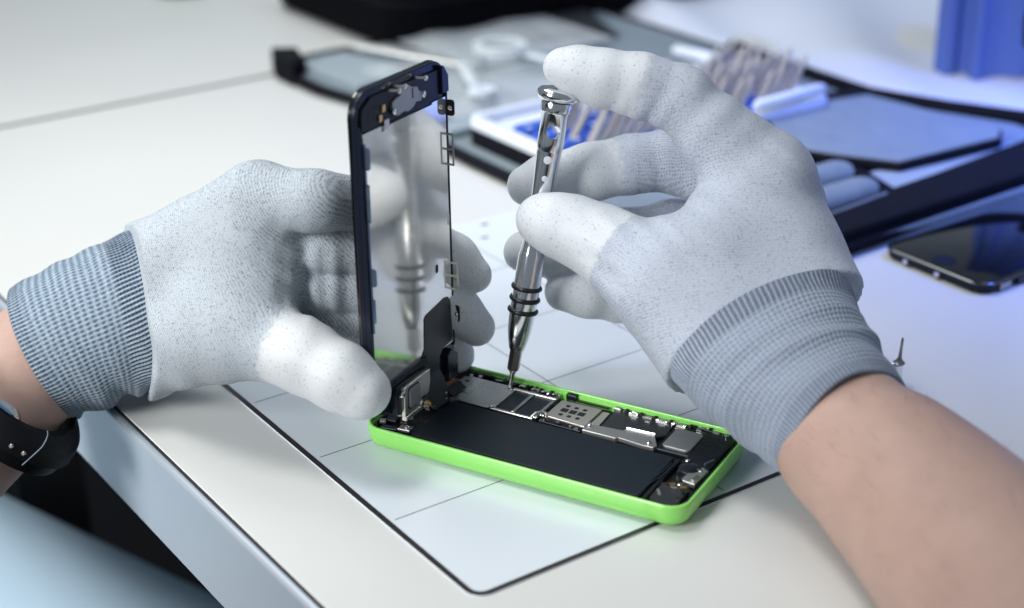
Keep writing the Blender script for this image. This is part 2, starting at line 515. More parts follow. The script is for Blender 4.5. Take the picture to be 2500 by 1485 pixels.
# mat
mo = np.array([-115.85, -24.264])
mth = -0.45056
mu = np.array([math.cos(mth), math.sin(mth)])
mv = np.array([-mu[1], mu[0]])
mroot = empty('grid_mat', (mo[0], mo[1], 0), (0, 0, mth))
U0, U1, W0, W1 = -107.0, 155.6, -2.3, 198.0
MB().prism(rrect(U0, U1, W0, W1, 6.0), 0.02, 0.5).build('sheet', M['mat'], mroot)


def frame_strip(poly_out, poly_in, z):
    n = len(poly_out)
    vs = [(x, y, z) for x, y in poly_out] + [(x, y, z) for x, y in poly_in]
    return vs, [(i, (i + 1) % n, n + (i + 1) % n, n + i) for i in range(n)]


po = rrect(U0 - 40, U1 - 0.02, W0 + 0.02, W1 + 40, 6.0)
pi_ = rrect(U0 - 40, U1 - 2.15, W0 + 2.15, W1 + 40, 4.0)
clip = lambda P: [(min(max(x, U0), U1), min(max(y, W0), W1 - 0.1)) for x, y in P]
vs, fs = frame_strip(clip(po), clip(pi_), 0.56)
MB().add(vs, fs).build('border', M['mat_border'], mroot)
for i in range(-2, 3):
    if i == -2:
        continue
    MB().box((51.1 * i, (W0 + W1) / 2 + 1, 0.54), (0.34, W1 - W0 - 5.5, 0.04)).build('grid_line', M['mat_line'], mroot)
for ww in (100.75, 153.6):
    MB().box(((U0 + U1) / 2 - 1.5, ww, 0.575), (U1 - U0 - 4.5, 0.34, 0.04)).build('grid_line', M['mat_line'], mroot)
for a, b in ((-100.1, 173.3), (-86.2, 163.9)):
    MB().prism([(a - 1.0, b - 1.9), (a + 1.1, b - 1.5), (a + 1.2, b + 1.6), (a - 0.6, b + 1.9)], 0.5, 0.58).build('printed_mark', M['mat_line'], mroot)
tag(mroot, 'white grid mat with thin printed lines and a black rim under the phone', 'work mat')

# ------------------------------------------------------------------ phone body
ph = empty('phone_body', (0, 0, 0.55))
tag(ph, 'opened bright green phone shell with its circuit boards and battery exposed', 'phone')
hx, hy = 62.3, 29.4
PX_, PY_ = 1.4, -2.4
vs, fs = loft_rr(-hx + PX_, hx + PX_, -hy + PY_, hy + PY_, 7.6, [(a_, z_ * 1.07) for a_, z_ in [(5.2, 0.05), (3.2, 0.35), (1.7, 1.1), (0.7, 2.2), (0.15, 3.6), (0, 5.2), (0, 7.5), (0.12, 8.0), (0.5, 8.3), (1.0, 8.3),
                                          (1.25, 8.05), (1.3, 7.2), (1.9, 7.1), (2.0, 6.8), (2.05, 3.0), (3.0, 2.2)]], 14)
mesh_obj('back_shell', vs, fs, M['green'], ph, True, 50)
vs, fs = loft_rr(-hx + 2.1, hx - 2.1, -hy + 2.1, hy - 2.1, 7.4, [(0, 2.3), (0, 4.6), (0.2, 4.8)], 10)
mesh_obj('chassis', vs, fs, M['chassis'], ph).location = Vector((PX_ * S, PY_ * S, 0.0004))
# thin dark gasket just inside the rim, left out along the bare green stretch on the far side
g = MB()
for a, b in (((-58, 27.0), (-22, 27.0)), ((14, 27.0), (56, 27.0)), ((-58, -27.0), (56, -27.0)), ((59.7, -21), (59.7, 21)), ((-59.7, -21), (-59.7, 21))):
    c = ((a[0] + b[0]) / 2, (a[1] + b[1]) / 2)
    g.box((c[0], c[1], 6.0), (abs(b[0] - a[0]) + 0.9, abs(b[1] - a[1]) + 0.9, 1.6), 0, 0.2)
g.build('gasket', M['black_plastic'], ph).location = Vector((PX_ * S, PY_ * S, 0.0004))
bt = MB()
bt.prism(rrect(-43.2, 45.4, -26.2, 2.6, 1.2, 5), 4.8, 6.9, 0.35)
bt.build('battery', M['battery'], ph, True, 30)
MB().prism(rrect(45.9, 47.6, -26.2, 3.2, 0.5, 3), 4.8, 6.2, 0.3).build('battery_tape', M['chassis'], ph)
# main shield with stamped grooves
sh = MB().prism([(-49.6, 21.6), (-46.5, 22.6), (-30.0, 22.4), (-28.3, 21.0), (-28.3, 5.0), (-29.6, 3.9), (-45.3, 3.9), (-45.9, 4.6), (-45.9, 8.0), (-49.4, 8.0)], 5.2, 7.0, 0.3).build('shield_plate', M['steel'], ph)
for pts in ([(-47.5, 8.2), (-47.2, 10.4), (-46.2, 10.8), (-40.2, 9.2)], [(-47.6, 14.2), (-46.0, 15.0), (-43.2, 13.4), (-42.0, 14.6), (-42.0, 18.0)]):
    MB().tube([(x, y, 7.02) for x, y in pts], 0.16, 6).build('groove', M['bright'], sh)
# the frame with two black stickers
fr = MB()
for b in ((-28.1, 3.7, -10.8, 5.0), (-28.1, 20.6, -9.9, 22.0), (-28.1, 5.0, -26.9, 20.6), (-20.1, 5.0, -18.9, 20.6), (-11.1, 5.0, -9.9, 20.6)):
    fr.box(((b[0] + b[2]) / 2, (b[1] + b[3]) / 2, 6.2), (b[2] - b[0], b[3] - b[1], 1.6), 0, 0.25)
fr = fr.build('shield_frame', M['steel'], ph)
for a, b in ((-26.8, -20.2), (-18.8, -11.2)):
    MB().prism([(a, 5.1), (b, 5.1), (b, 20.5), (a, 20.5)], 4.9, 6.3).build('sticker', M['sticker'], fr)
# SIM reader with its square holes
sim = MB().prism([(-8.1, 8.2), (6.6, 7.2), (8.3, 7.2), (8.3, 21.7), (-7.9, 21.6)], 5.0, 6.9, 0.2).build('sim_reader', M['steel_warm'], ph)
hol = []
for row, (yy, sz) in enumerate(((18.2, 1.1), (14.9, 1.9), (11.4, 1.1))):
    for c in range(3):
        hol.append((-3.6 + c * 3.4 + 0.2 * row, yy, sz))
for x, y, sz in hol:
    MB().prism(rrect(x - sz * .72, x + sz * .72, y - sz * .72, y + sz * .72, 0.3, 3), 6.86, 6.93).build('hole', M['black_gap'], sim)
MB().prism([(8.9, 10.9), (12.3, 10.9), (11.6, 21.4), (8.9, 21.3)], 4.9, 6.4, 0.15).build('side_plate', M['steel_warm'], ph)
MB().prism([(12.8, 11.6), (33.0, 12.8), (36.2, 17.0), (35.0, 25.4), (12.0, 25.0)], 4.9, 6.1, 0.3).build('antenna_flex', M['flex'], ph)
br = MB().prism([(8.6, 9.6), (22.0, 10.9), (22.2, 12.6), (33.2, 13.0), (37.0, 6.4), (36.4, 4.6), (32.4, 4.4), (22.7, 5.4), (21.9, 4.5), (8.9, 4.6)], 5.6, 7.15, 0.25).build('bracket', M['dull'], ph)
MB().prism([(22.4, 12.6), (33.2, 13.0), (33.0, 13.9), (22.4, 13.4)], 6.4, 7.6, 0.2).build('bracket_lip', M['bright'], br)
MB().prism(rrect(37.8, 48.2, 8.2, 21.9, 1.6, 5), 5.6, 6.85, 0.2).build('chip_pad', M['dull'], ph)
MB().prism([(36.6, 6.2), (50.0, 6.2), (50.0, 24.8), (36.2, 24.8)], 4.8, 6.2, 0.3).build('speaker_box', M['black_plastic'], ph)
MB().prism(rrect(48.6, 59.0, -4.0, 25.5, 3.0, 4), 4.8, 6.6, 0.4).build('end_box', M['chassis'], ph)
MB().prism(rrect(48.2, 58.2, -25.5, -12.5, 2.0, 4), 4.8, 6.3, 0.3).build('port_cover', M['flex'], ph)
MB().prism([(53.2, -10.5), (58.6, -11.2), (59.2, 0.0), (56.6, 0.6), (55.8, -3.2), (53.8, -4.2)], 5.2, 7.0, 0.3).build('end_clip', M['dull'], ph)
MB().lathe([(0.1, 4.8), (3.9, 4.8), (3.9, 6.7), (3.3, 7.1), (0.1, 7.1)], (53.2, -2.0, 0), (0, 0, 1), 20).build('motor', M['black_plastic'], ph, True)


def screw(x, y, z, r=0.95, parent=None):
    s = MB().lathe([(0.05, -1.2), (r * .8, -1.2), (r * .8, 0), (r, 0.05), (r, 0.45), (r * .75, 0.6), (r * .3, 0.6), (r * .25, 0.35), (0.05, 0.35)], (x, y, z), (0, 0, 1), 16)
    return s.build('screw', M['bright'], parent or ph, True, 30)


for x, y, z in ((-27.9, 4.7, 7.05), (-29.9, 21.6, 7.05), (-8.8, 7.2, 7.0), (9.9, 8.6, 7.2), (33.9, 6.6, 7.2), (-47.3, 4.0, 8.2), (-47.6, 23.3, 6.6), (-43.9, 23.9, 6.6),
                (55.6, 24.0, 6.8), (50.5, 1.8, 6.9), (54.3, -13.4, 6.6), (-46.8, -22.6, 6.9)):
    screw(x, y, z, 0.9)
# the raised corner hoop by the frame
hp = MB().tube([(-12.2, 4.6, 6.2), (-11.4, 7.6, 7.3), (-9.4, 9.3, 7.6), (-7.6, 8.9, 7.3), (-6.6, 6.6, 6.2)], (0.55, 0.45), 8)
hp.build('corner_hoop', M['steel'], ph, True)
# contacts, clips and small electronics along the far rail
for k, (x, L_, m) in enumerate(((-36.0, 5.2, 'chassis'), (-26.2, 2.6, 'bright'), (-20.6, 3.2, 'dull'), (-16.2, 3.6, 'bright'), (-11.9, 3.0, 'dull'), (19.6, 3.4, 'bright'), (25.0, 3.4, 'dull'), (30.6, 4.2, 'bright'), (37.2, 5.4, 'bright'))):
    c = MB().box((x, 24.8, 6.1), (L_, 1.5, 1.5), 0, 0.25).build('spring_contact', M[m], ph)
    MB().box((x + 0.2, 24.0, 6.9), (L_ * 0.55, 0.5, 0.5), 0.1).build('contact_tip', M['bright'], c)
MB().box((-5.6, 26.0, 6.6), (3.4, 2.4, 2.2), 0, 0.4).build('switch_block', M['black_frame'], ph)
MB().box((-8.0, 25.9, 6.4), (0.6, 3.2, 2.8)).build('rib', M['green'], ph)
MB().box((12.9, 25.6, 6.2), (2.6, 2.0, 1.6), 0, 0.3).build('latch', M['dull'], ph)
MB().prism([(-57, 27.2), (-41, 27.2), (-38, 25.8), (-49, 24.9), (-57.5, 24.0)], 5.6, 7.2, 0.3).build('antenna_strip', M['tab_dark'], ph)
MB().box((-51.2, 15.6, 6.6), (3.0, 11.5, 0.6), -0.10).build('copper_strip', M['copper'], ph)
# camera corner and the cluster next to the hinge
for (x, y, sx, sy, z, a, m) in ((-53.6, 21.5, 8.5, 7.0, 6.6, 0.1, 'black_plastic'), (-55.8, 6.0, 6.0, 14, 5.9, 0.05, 'chassis'), (-51.0, -2.0, 5.0, 4.2, 6.6, 0.3, 'tab_dark'),
                             (-49.0, -3.8, 3.8, 2.0, 7.3, 0.12, 'gold'), (-46.6, -5.2, 1.4, 1.3, 7.2, 0.3, 'gold'), (-48.8, -6.5, 2.4, 1.4, 7.0, 0.2, 'bright'),
                             (-52.6, -17.2, 3.0, 1.6, 7.2, 0.7, 'bright'), (-50.2, -16.4, 3.4, 1.4, 7.0, 0.5, 'dull'), (-49.5, -20.0, 2.6, 2.0, 6.9, 0.2, 'tab_dark'),
                             (-47.3, -23.0, 4.6, 3.4, 6.5, 0.1, 'dull'), (-56.5, -12.0, 1.2, 6.0, 7.0, 0.2, 'dull'), (-54.5, -9.0, 0.9, 7.0, 7.2, 0.25, 'tab_dark'),
                             (-57.5, -22.0, 2.2, 2.2, 6.5, 0.5, 'dull'), (-53.0, -24.5, 6.5, 2.4, 6.0, 0.15, 'black_frame'), (-55.8, -18.0, 4.5, 5.0, 6.2, 0.1, 'black_plastic'),
                             (56.2, -14.6, 2.2, 1.4, 6.9, 0.4, 'gold'), (52.2, -14.4, 2.0, 1.6, 6.8, 0.7, 'gold'), (53.6, -16.0, 1.6, 1.2, 6.8, 0.2, 'bright'), (57.6, -8.0, 3.6, 1.0, 7.2, 1.4, 'bright'),
                             (50.0, -20.5, 1.0, 3.6, 6.4, 0.6, 'dull'), (57.4, 4.4, 4.6, 0.8, 7.0, 1.2, 'tab_blue'), (-47.5, 2.2, 4.0, 1.0, 6.7, 0.5, 'bright')):
    MB().box((x, y, z), (sx, sy, 0.9), a, 0.2).build('component', M[m], ph)
r2 = random.Random(3)
for k in range(34):
    x, y = r2.uniform(-58, -44.5), r2.uniform(-24, 20)
    if x > -49 and -22 < y < -8:
        continue
    MB().box((x, y, r2.uniform(5.4, 6.9)), (r2.uniform(.5, 2.4), r2.uniform(.4, 1.1), 0.7), r2.uniform(-.3, .9)).build('solder_part', M[r2.choice(['tab_dark', 'chassis', 'dull', 'black_frame', 'tab_dark', 'bright'])], ph)
for k in range(26):
    x = r2.uniform(-7.5, 8)
    MB().box((x, 5.6 - 0.04 * x + r2.uniform(-.7, .7), r2.uniform(6.6, 7.0)), (r2.uniform(.5, 1.8), r2.uniform(.3, .8), 0.5), r2.uniform(-.2, .5)).build('solder_part', M[r2.choice(['black_frame', 'tab_dark', 'black_frame', 'dull', 'gold' if k % 7 == 0 else 'chassis'])], ph)
for k in range(46):
    x, y = (r2.uniform(11, 58), r2.uniform(24.2, 26.4)) if k < 22 else ((r2.uniform(-36, -9), r2.uniform(23.4, 25.8)) if k < 36 else (r2.uniform(49, 59), r2.uniform(-24, 6)))
    MB().box((x, y, r2.uniform(5.6, 7.1)), (r2.uniform(.5, 2.6), r2.uniform(.4, 1.0), 0.7), r2.uniform(-.15, .15)).build('solder_part', M[r2.choice(['tab_dark', 'dull', 'black_frame', 'steel', 'bright', 'chassis', 'tab_dark'])], ph)
for x in (-33.2, -24.4, -18.6, -14.2, 16.5, 22.3, 27.8, 34.0, 41.5):
    MB().box((x, 25.0, 6.6), (1.1, 1.8, 1.4), 0, 0.2).build('rail_slot', M['black_gap'], ph)
MB().box((3.0, 25.2, 5.9), (13.0, 1.0, 0.6)).build('antenna_line', M['tab_dark'], ph)
for k in range(9):
    x = 33.5 + k * 1.35
    MB().tube([(x + 6 * q / 6 * .6 + .3 * math.sin(q * 1.7 + k), -25.4 + q * (3.2 + .25 * k) * .8, 6.88) for q in range(7)], (0.28, 0.09), 6).build('wrap_crease', M['battery'], ph, True)
MB().prism([(-8.5, 4.4), (8.4, 4.0), (8.4, 7.0), (-8.3, 8.0)], 5.0, 6.5, 0.2).build('board_edge', M['black_frame'], ph)

for c in ph.children:
    if c.name.split('.')[0] not in ('back_shell', 'chassis', 'gasket'):
        c.location = Vector((0.8 * S, -1.4 * S, 0.7 * S))

# ------------------------------------------------------------------ display module standing in the shell
DR = np.array([[0.9995, -0.0259, -0.02], [0.0265, 0.9991, 0.0318], [0.0192, -0.0323, 0.9993]])
DO = np.array([-48.4, -13.55, 10.36])
dsp = empty('display_module', DO)
dsp.rotation_euler = Matrix([list(r) for r in DR]).to_euler()
tag(dsp, 'black phone display held upright, mirror-like steel back towards the camera', 'phone display')
# local axes: x = out of the steel back, y = across, z = up the module


def upright(poly, x0, x1, bev=0.0):
    """prism whose outline lies in (across, up) and whose depth runs along local x"""
    b = MB().prism(poly, 0, x1 - x0, bev)
    b.v = [(x0 + z, a, u) for a, u, z in b.v]
    b.f = [tuple(f) for f in b.f]
    return b


def outline(hw, b, t, r, rb):
    P = [p for p in rrect(-hw, hw, b, t, r, 12) if not (p[0] < 0 and p[1] < b + r + .01)]
    i_ = max(range(len(P)), key=lambda q: (P[q][0] < 0, -P[q][1]))
    arc_ = [(-hw + rb - rb * math.cos(a), b + rb - rb * math.sin(a)) for a in [math.radians(x) for x in range(0, 91, 9)]]
    return P[:i_ + 1] + arc_ + P[i_ + 1:]


upright(outline(29.1, 4.0, 122.5, 8.8, 16), -3.4, -2.3, 0.2).build('front_glass', M['screen_glass'], dsp)
upright(outline(28.8, 4.3, 122.2, 8.5, 16), -2.3, -0.6, 0.3).build('plastic_frame', M['black_frame'], dsp, True, 30)
pw, p0, p1 = 27.25, 15.7, 108.6
pl = upright([(-pw, p0), (pw, p0), (pw, p1), (pw - 9, p1), (pw - 9.2, p1 - .7), (-pw + 17, p1 - .7), (-pw + 16.6, p1), (-pw, p1)], -0.6, 0.0, 0.08).build('steel_backplate', M['mirror'], dsp)
upright(rrect(16.4, 18.2, 46.1, 49.3, 0.85, 6), 0.0, 0.06).build('slot', M['black_gap'], pl)
upright(rrect(25.6, 27.3, 61.5, 66.0, 0.8, 6), 0.0, 0.05).build('notch', M['white_plastic'], pl)
# raised side rail on the near edge and a dark top band
upright([(-28.9, 19), (-27.3, 16.5), (-27.3, 108), (-28.9, 112)], -0.6, 1.2, 0.2).build('side_rail', M['black_frame'], dsp)
upright([(27.4, 14), (28.2, 14), (28.2, 112), (27.4, 112)], -0.6, 0.2).build('side_rail', M['black_frame'], dsp)
upright([(-26.5, 109.3), (22.6, 109.3), (22.6, 119.2), (-20, 119.8), (-25.5, 117), (-26.5, 114)], -0.6, 0.25, 0.2).build('button_recess', M['black_plastic'], dsp)
upright([(23.0, 110.5), (27.6, 110.5), (27.6, 116.5), (25, 120.0), (23.0, 120.6)], -0.6, 1.4, 0.4).build('corner_post', M['black_frame'], dsp)
hbp = [(-7.5, 111.0), (-5.6, 110.0), (-1.6, 110.6), (1.2, 109.9), (4.4, 110.6), (6.2, 112.0), (9.2, 111.6), (10.4, 113.0), (10.2, 114.8), (8.2, 115.2), (7.4, 116.8), (4.2, 117.4), (1.2, 119.0),
       (-2.2, 118.6), (-3.6, 116.6), (-6.4, 116.0), (-8.6, 115.4), (-9.2, 113.0)]
hb = upright(hbp, 0.25, 1.1, 0.15).build('button_bracket', M['dull'], dsp)
for a, u in ((10.6, 113.6), (-8.4, 112.4)):
    b = MB().lathe([(0.1, 0), (1.25, 0), (1.25, 0.7), (0.8, 1.0), (0.1, 1.0)], (0.9, a, u), (1, 0, 0), 14).build('screw', M['bright'], hb, True)
upright(rrect(3.6, 4.3, 113.6, 117.2, 0.3, 4), 1.1, 1.16).build('slit', M['black_gap'], hb)
for a, u in ((10.6, 119.2), (-2.8, 119.4), (-6.4, 118.8)):
    MB().tube([(0.2, a - 3.0, u + .6), (1.4, a - 1.0, u + .2), (2.2, a, u)], 0.45, 8).build('pin', M['dull'], dsp, True)
    MB().lathe([(0.1, 0), (0.8, 0.1), (1.05, 0.6), (0.8, 1.2), (0.1, 1.4)], (1.7, a, u), (1, 0, 0), 12).build('pin_head', M['bright'], dsp, True)
for a, u in ((-13.6, 114.4), (-15.6, 111.6)):
    upright(rrect(a - 1.0, a + 1.0, u - 1.2, u + 1.2, 0.4, 3), 0.25, 0.8, 0.15).build('gold_pad', M['gold'], dsp)
upright([(-14.0, 106.6), (-10.6, 107.4), (-10.6, 110.4), (-13.4, 110.4)], 0.1, 0.7, 0.1).build('ground_clip', M['steel'], dsp)
upright(rrect(-22.4, -20.6, 110.6, 115.4, 0.8, 5), 0.25, 0.32).build('recess', M['black_gap'], dsp)
MB().lathe([(0.1, 0), (1.2, 0), (1.2, 0.1), (0.1, 0.1)], (0.22, -17.8, 115.4), (1, 0, 0), 12).build('recess', M['black_gap'], dsp)


def tab(side, u0, u1, depth, m, holes=0, screws=False, x0=0.05):
    """a thin lug standing out from the plate's edge; loops get two windows"""
    y = side * (pw + 0.15)
    b = MB()
    th = 0.35
    if holes:
        fw = 0.75
        rect = [(x0, u0, depth, u0 + fw), (x0, u1 - fw, depth, u1), (x0, (u0 + u1) / 2 - fw * .5, depth, (u0 + u1) / 2 + fw * .5)]
        for a0, b0, a1, b1 in rect:
            b.box(((a0 + a1) / 2, y, (b0 + b1) / 2), (a1 - a0, th, b1 - b0))
        b.box((depth - 0.3, y, (u0 + u1) / 2), (0.6, th * 1.02, u1 - u0 - 0.6))
    else:
        P = rrect(x0, depth, u0, u1, 1.1, 5)
        vs2 = [(x, y - th / 2, u) for x, u in P] + [(x, y + th / 2, u) for x, u in P]
        n = len(P)
        b.add(vs2, [tuple(range(n)), tuple(range(n, 2 * n))[::-1]] + [(i, n + i, n + (i + 1) % n, (i + 1) % n) for i in range(n)])
    o = b.build('edge_loop' if holes else 'edge_lug', M[m], dsp)
    if screws:
        MB().lathe([(0.05, 0), (0.9, 0), (0.9, 0.4), (0.5, 0.7), (0.05, 0.7)], (depth * .55, y - side * 0.15, (u0 + u1) / 2), (0, -side, 0), 12).build('lug_screw', M['bright'], o, True)
    return o


tab(1, 101.8, 107.6, 3.4, 'tab_dark', 0, True)
tab(1, 83.6, 95.4, 2.7, 'dull', 2)
tab(1, 36.2, 47.0, 3.0, 'steel_warm', 2)
tab(1, 23.6, 30.2, 3.0, 'tab_dark', 0, True)
for u0, u1, d, hl in ((97.4, 105.0, 3.4, 0), (79.4, 92.6, 2.6, 2), (57.0, 63.4, 3.6, 0), (44.0, 52.5, 2.6, 2)):
    tab(-1, u0, u1, d, 'tab_blue', hl, not hl, 1.2)
upright([(-27.9, 40), (-27.0, 40), (-27.0, 106), (-27.9, 106)], 1.2, 1.7, 0.1).build('edge_strip', M['tab_blue'], dsp)
# flex ribbon lying on the plate, then bending down into the shell
upright([(7.2, 31.8), (8.4, 33.0), (21.6, 35.0), (24.0, 34.6), (25.6, 32.6), (26.4, 18.0), (25.0, 16.4), (18.8, 16.0), (16.6, 13.6), (16.2, 9.0), (5.2, 9.0), (4.4, 14.4), (4.4, 18.2), (6.6, 20.6)], 0.08, 0.3).build('flex_cable', M['flex'], dsp)


def ribbon(name, pts, half, m, parent, th=0.25, hv=(0, 1, 0)):
    hv = np.array(hv, float)
    v_, f_ = [], []
    for i, p in enumerate(pts):
        h = half[i] if hasattr(half, '__len__') else half
        p = np.array(p, float)
        d = np.array(pts[min(i + 1, len(pts) - 1)], float) - np.array(pts[max(i - 1, 0)], float)
        nn = np.cross(d, hv); nn /= np.linalg.norm(nn) + 1e-9
        v_ += [p - hv * h - nn * th / 2, p + hv * h - nn * th / 2, p + hv * h + nn * th / 2, p - hv * h + nn * th / 2]
    for i in range(len(pts) - 1):
        for k in range(4):
            j = (k + 1) % 4
            f_.append((i * 4 + k, i * 4 + j, i * 4 + 4 + j, i * 4 + 4 + k))
    f_ += [(3, 2, 1, 0), tuple(range(len(v_) - 4, len(v_)))]
    return mesh_obj(name, v_, f_, m, parent, True, 35)


arc = []
for i in range(13):
    t_ = i / 12
    arc.append((0.15 + 1.6 * math.sin(t_ * math.pi * .9) * (1 - t_) + 3.8 * t_ ** 2, 10.8 + 1.0 * t_, 9.2 - 12.0 * t_))
ribbon('flex_tail', arc, [5.2 + 1.0 * math.sin(i / 12 * 3) for i in range(13)], M['flex'], dsp)
ribbon('shell_flex', [(-49.8, 10.5, 7.0), (-48.6, 10.2, 8.6), (-47.0, 9.8, 9.0), (-45.4, 9.0, 8.2), (-44.0, 8.6, 7.4)], 4.0, M['flex'], ph, 0.3, (0.15, 0.98, 0)).location = Vector((0.8 * S, -1.4 * S, 0.7 * S))
ribbon('shell_flex', [(-52.0, 5.0, 6.8), (-50.2, 4.8, 7.6), (-47.6, 4.6, 7.3)], 2.6, M['tab_dark'], ph, 0.3, (0.3, 0.95, 0)).location = Vector((0.8 * S, -1.4 * S, 0.7 * S))
# earpiece bracket at the foot of the module
ep = upright([(-15.5, 0.0), (2.0, -1.0), (3.6, 2.0), (4.2, 10.4), (-4.0, 11.0), (-16, 10.6), (-17.0, 7.4)], -0.6, 2.2, 0.3).build('earpiece_mount', M['black_plastic'], dsp)
ep.location = Vector((0, 0, 4.6 * S))
upright([(-13.4, -1.4), (-1.8, -1.4), (-1.8, 1.2), (3.0, 1.4), (4.4, 5.6), (4.2, 10.0), (-1.8, 10.0), (-13.4, 9.4)], 2.2, 3.5, 0.25).build('earpiece_plate', M['steel_warm'], ep)
upright(rrect(-11.4, -3.4, 0.2, 8.6, 1.6, 6), 3.5, 3.56).build('grille_gap', M['black_gap'], ep)
upright(rrect(-10.9, -3.9, 0.7, 8.1, 1.3, 6), 3.5, 4.3, 0.3).build('speaker_grille', M['grille'], ep)
upright([(-13.2, -3.2), (-2.4, -3.2), (-2.4, -1.5), (-13.2, -1.5)], 2.0, 3.9, 0.3).build('gold_strip', M['steel_warm'], ep)
for a, u in ((-14.6, 7.4), (-2.4, -1.0)):
    MB().lathe([(0.05, 0), (1.2, 0), (1.2, 0.5), (0.7, 1.0), (0.05, 1.0)], (3.0, a, u), (1, 0, 0), 14).build('screw', M['bright'], ep, True)
upright([(-20, 14.8), (6.6, 15.6), (6.6, 18.0), (2.0, 18.4), (-21, 17.2)], -0.6, 1.3, 0.35).build('sensor_bar', M['black_frame'], dsp)
upright([(20.6, 2.0), (28.0, 2.0), (28.0, 11.0), (24.0, 14.2), (20.6, 12.4)], -0.6, 1.4, 0.3).build('corner_foot', M['black_frame'], dsp)

# ------------------------------------------------------------------ precision screwdriver
tip = on_z(1245, 949, 7.9)
top = on_z(1366, 214, 119.0)
ax = (top - tip); DL = np.linalg.norm(ax); ax = ax / DL
drv = empty('screwdriver', tip)
tag(drv, 'polished steel precision screwdriver with three black rings, tip on the shield screw', 'screwdriver')
k = DL / 745.0             # mm along the axis per measured step
Z3 = (0, 0, 0)


def lprof(p): return [(w_ / 2, h_ * k) for w_, h_ in p]


blade = MB().lathe([(0.35, 0.0), (0.8, 0.5), (0.85, 2.0), (0.95, 5.8), (1.15, 6.6), (1.9, 7.6)], Z3, ax, 20).build('blade', M['bright'], drv, True, 40)
MB().lathe([(1.5, 6.9), (2.35, 8.2), (2.35, 17.6)], Z3, ax, hexa=True).build('hex_shank', M['bitsteel'], drv)
MB().lathe([(2.3, 15.9), (2.75, 15.9), (3.1, 17.2), (3.5, 19.0), (4.05, 22.6), (4.42, 26.2), (4.6, 30.0), (4.62, 33.5), (4.6, 52.0), (4.2, 54.0), (3.95, 57.0), (3.6, 62.0), (3.6, 74.0),
            (3.72, 77.5), (3.98, 84.0), (4.15, 88.5), (4.25, 91.0)], Z3, ax, 48).build('grip', M['chrome'], drv, True, 50)
# upper barrel with a real cross hole
ub = MB().lathe([(0.05, 91.0), (4.25, 91.0), (4.48, 92.6), (4.52, 94.0), (4.46, 104.5), (4.7, 105.0), (0.05, 105.0)], Z3, ax, 64).build('barrel', M['chrome'], drv)
side = np.cross(ax, FWD); side /= np.linalg.norm(side)
front = np.cross(side, ax); front /= np.linalg.norm(front)
if front @ FWD > 0: front = -front
hd = (-FWD + 0.35 * front + 0.16 * RIGHT); hd /= np.linalg.norm(hd)
hole_h = 97.4
cutter = MB().lathe([(2.35, -9), (2.35, 9)], ax * hole_h, hd, 32).build('cutter', None)
c2 = MB().lathe([(1.35, 2.9), (1.35, 9)], ax * 86.8, hd, 24).build('cutter', None)
for c in (cutter,):
    c.parent = drv
    md = ub.modifiers.new('hole', 'BOOLEAN'); md.object = c; md.operation = 'DIFFERENCE'; md.solver = 'EXACT'
bpy.context.view_layer.update()
dg = bpy.context.evaluated_depsgraph_get()
nm = bpy.data.meshes.new_from_object(ub.evaluated_get(dg))
ub.modifiers.clear(); ub.data = nm
nm.polygons.foreach_set('use_smooth', [True] * len(nm.polygons)); nm.set_sharp_from_angle(angle=math.radians(32))
bpy.data.objects.remove(cutter); bpy.data.objects.remove(c2)
for hh, rr, sf in ((88.2, 1.45, 4.42), (81.4, 1.05, 4.13)):
    MB().lathe([(0.05, sf - 0.5), (rr, sf - 0.5), (rr, sf + 0.02), (rr * .8, sf + 0.1), (0.05, sf + 0.22)], ax * hh, front, 20).build('detent', M['white_plastic'], drv, True, 50)
MB().lathe([(4.7, 105.02), (5.15, 105.3), (5.2, 106.0), (5.2, 108.2), (5.0, 108.6)], Z3, ax, 48).build('collar', M['chrome'], drv, True, 40)
MB().lathe([(4.2, 108.7), (6.2, 109.2), (7.0, 109.9), (7.2, 111.0), (7.0, 112.2), (6.3, 113.0), (4.8, 113.4), (3.5, 113.2)], Z3, ax, 48).build('swivel_cap', M['chrome'], drv, True, 50)
for hh in (30.9, 35.4, 39.8):
    tor_v, tor_f = [], []
    t1 = np.cross(ax, [0.3, 0.9, 0.1]); t1 /= np.linalg.norm(t1); t2 = np.cross(ax, t1)
    n1, n2 = 48, 12
    for i in range(n1):
        a = 2 * math.pi * i / n1
        rd = t1 * math.cos(a) + t2 * math.sin(a)
        for j in range(n2):
            b_ = 2 * math.pi * j / n2
            tor_v.append(ax * (hh + 0.92 * math.sin(b_)) + rd * (4.60 + 0.85 * math.cos(b_)))
    for i in range(n1):
        for j in range(n2):
            tor_f.append((i * n2 + j, ((i + 1) % n1) * n2 + j, ((i + 1) % n1) * n2 + (j + 1) % n2, i * n2 + (j + 1) % n2))
    mesh_obj('rubber_ring', tor_v, tor_f, M['rubber'], drv, True)


for ch_ in drv.children:
    if ch_.name.split('.')[0] in ('grip', 'barrel', 'collar', 'swivel_cap', 'rubber_ring'):
        for v_ in ch_.data.vertices:
            p_ = np.array(v_.co); c_ = ax * (p_ @ ax)
            v_.co = c_ + (p_ - c_) * 1.06


def on_driver(h):           # point of the driver's axis, h mm from its tip
    return tip + ax * h


# ------------------------------------------------------------------ gloved hands: one smooth skin per hand
def smin(a, b, kk):
    h = np.clip(0.5 + 0.5 * (b - a) / kk, 0, 1)
    return b * (1 - h) + a * h - kk * h * (1 - h)


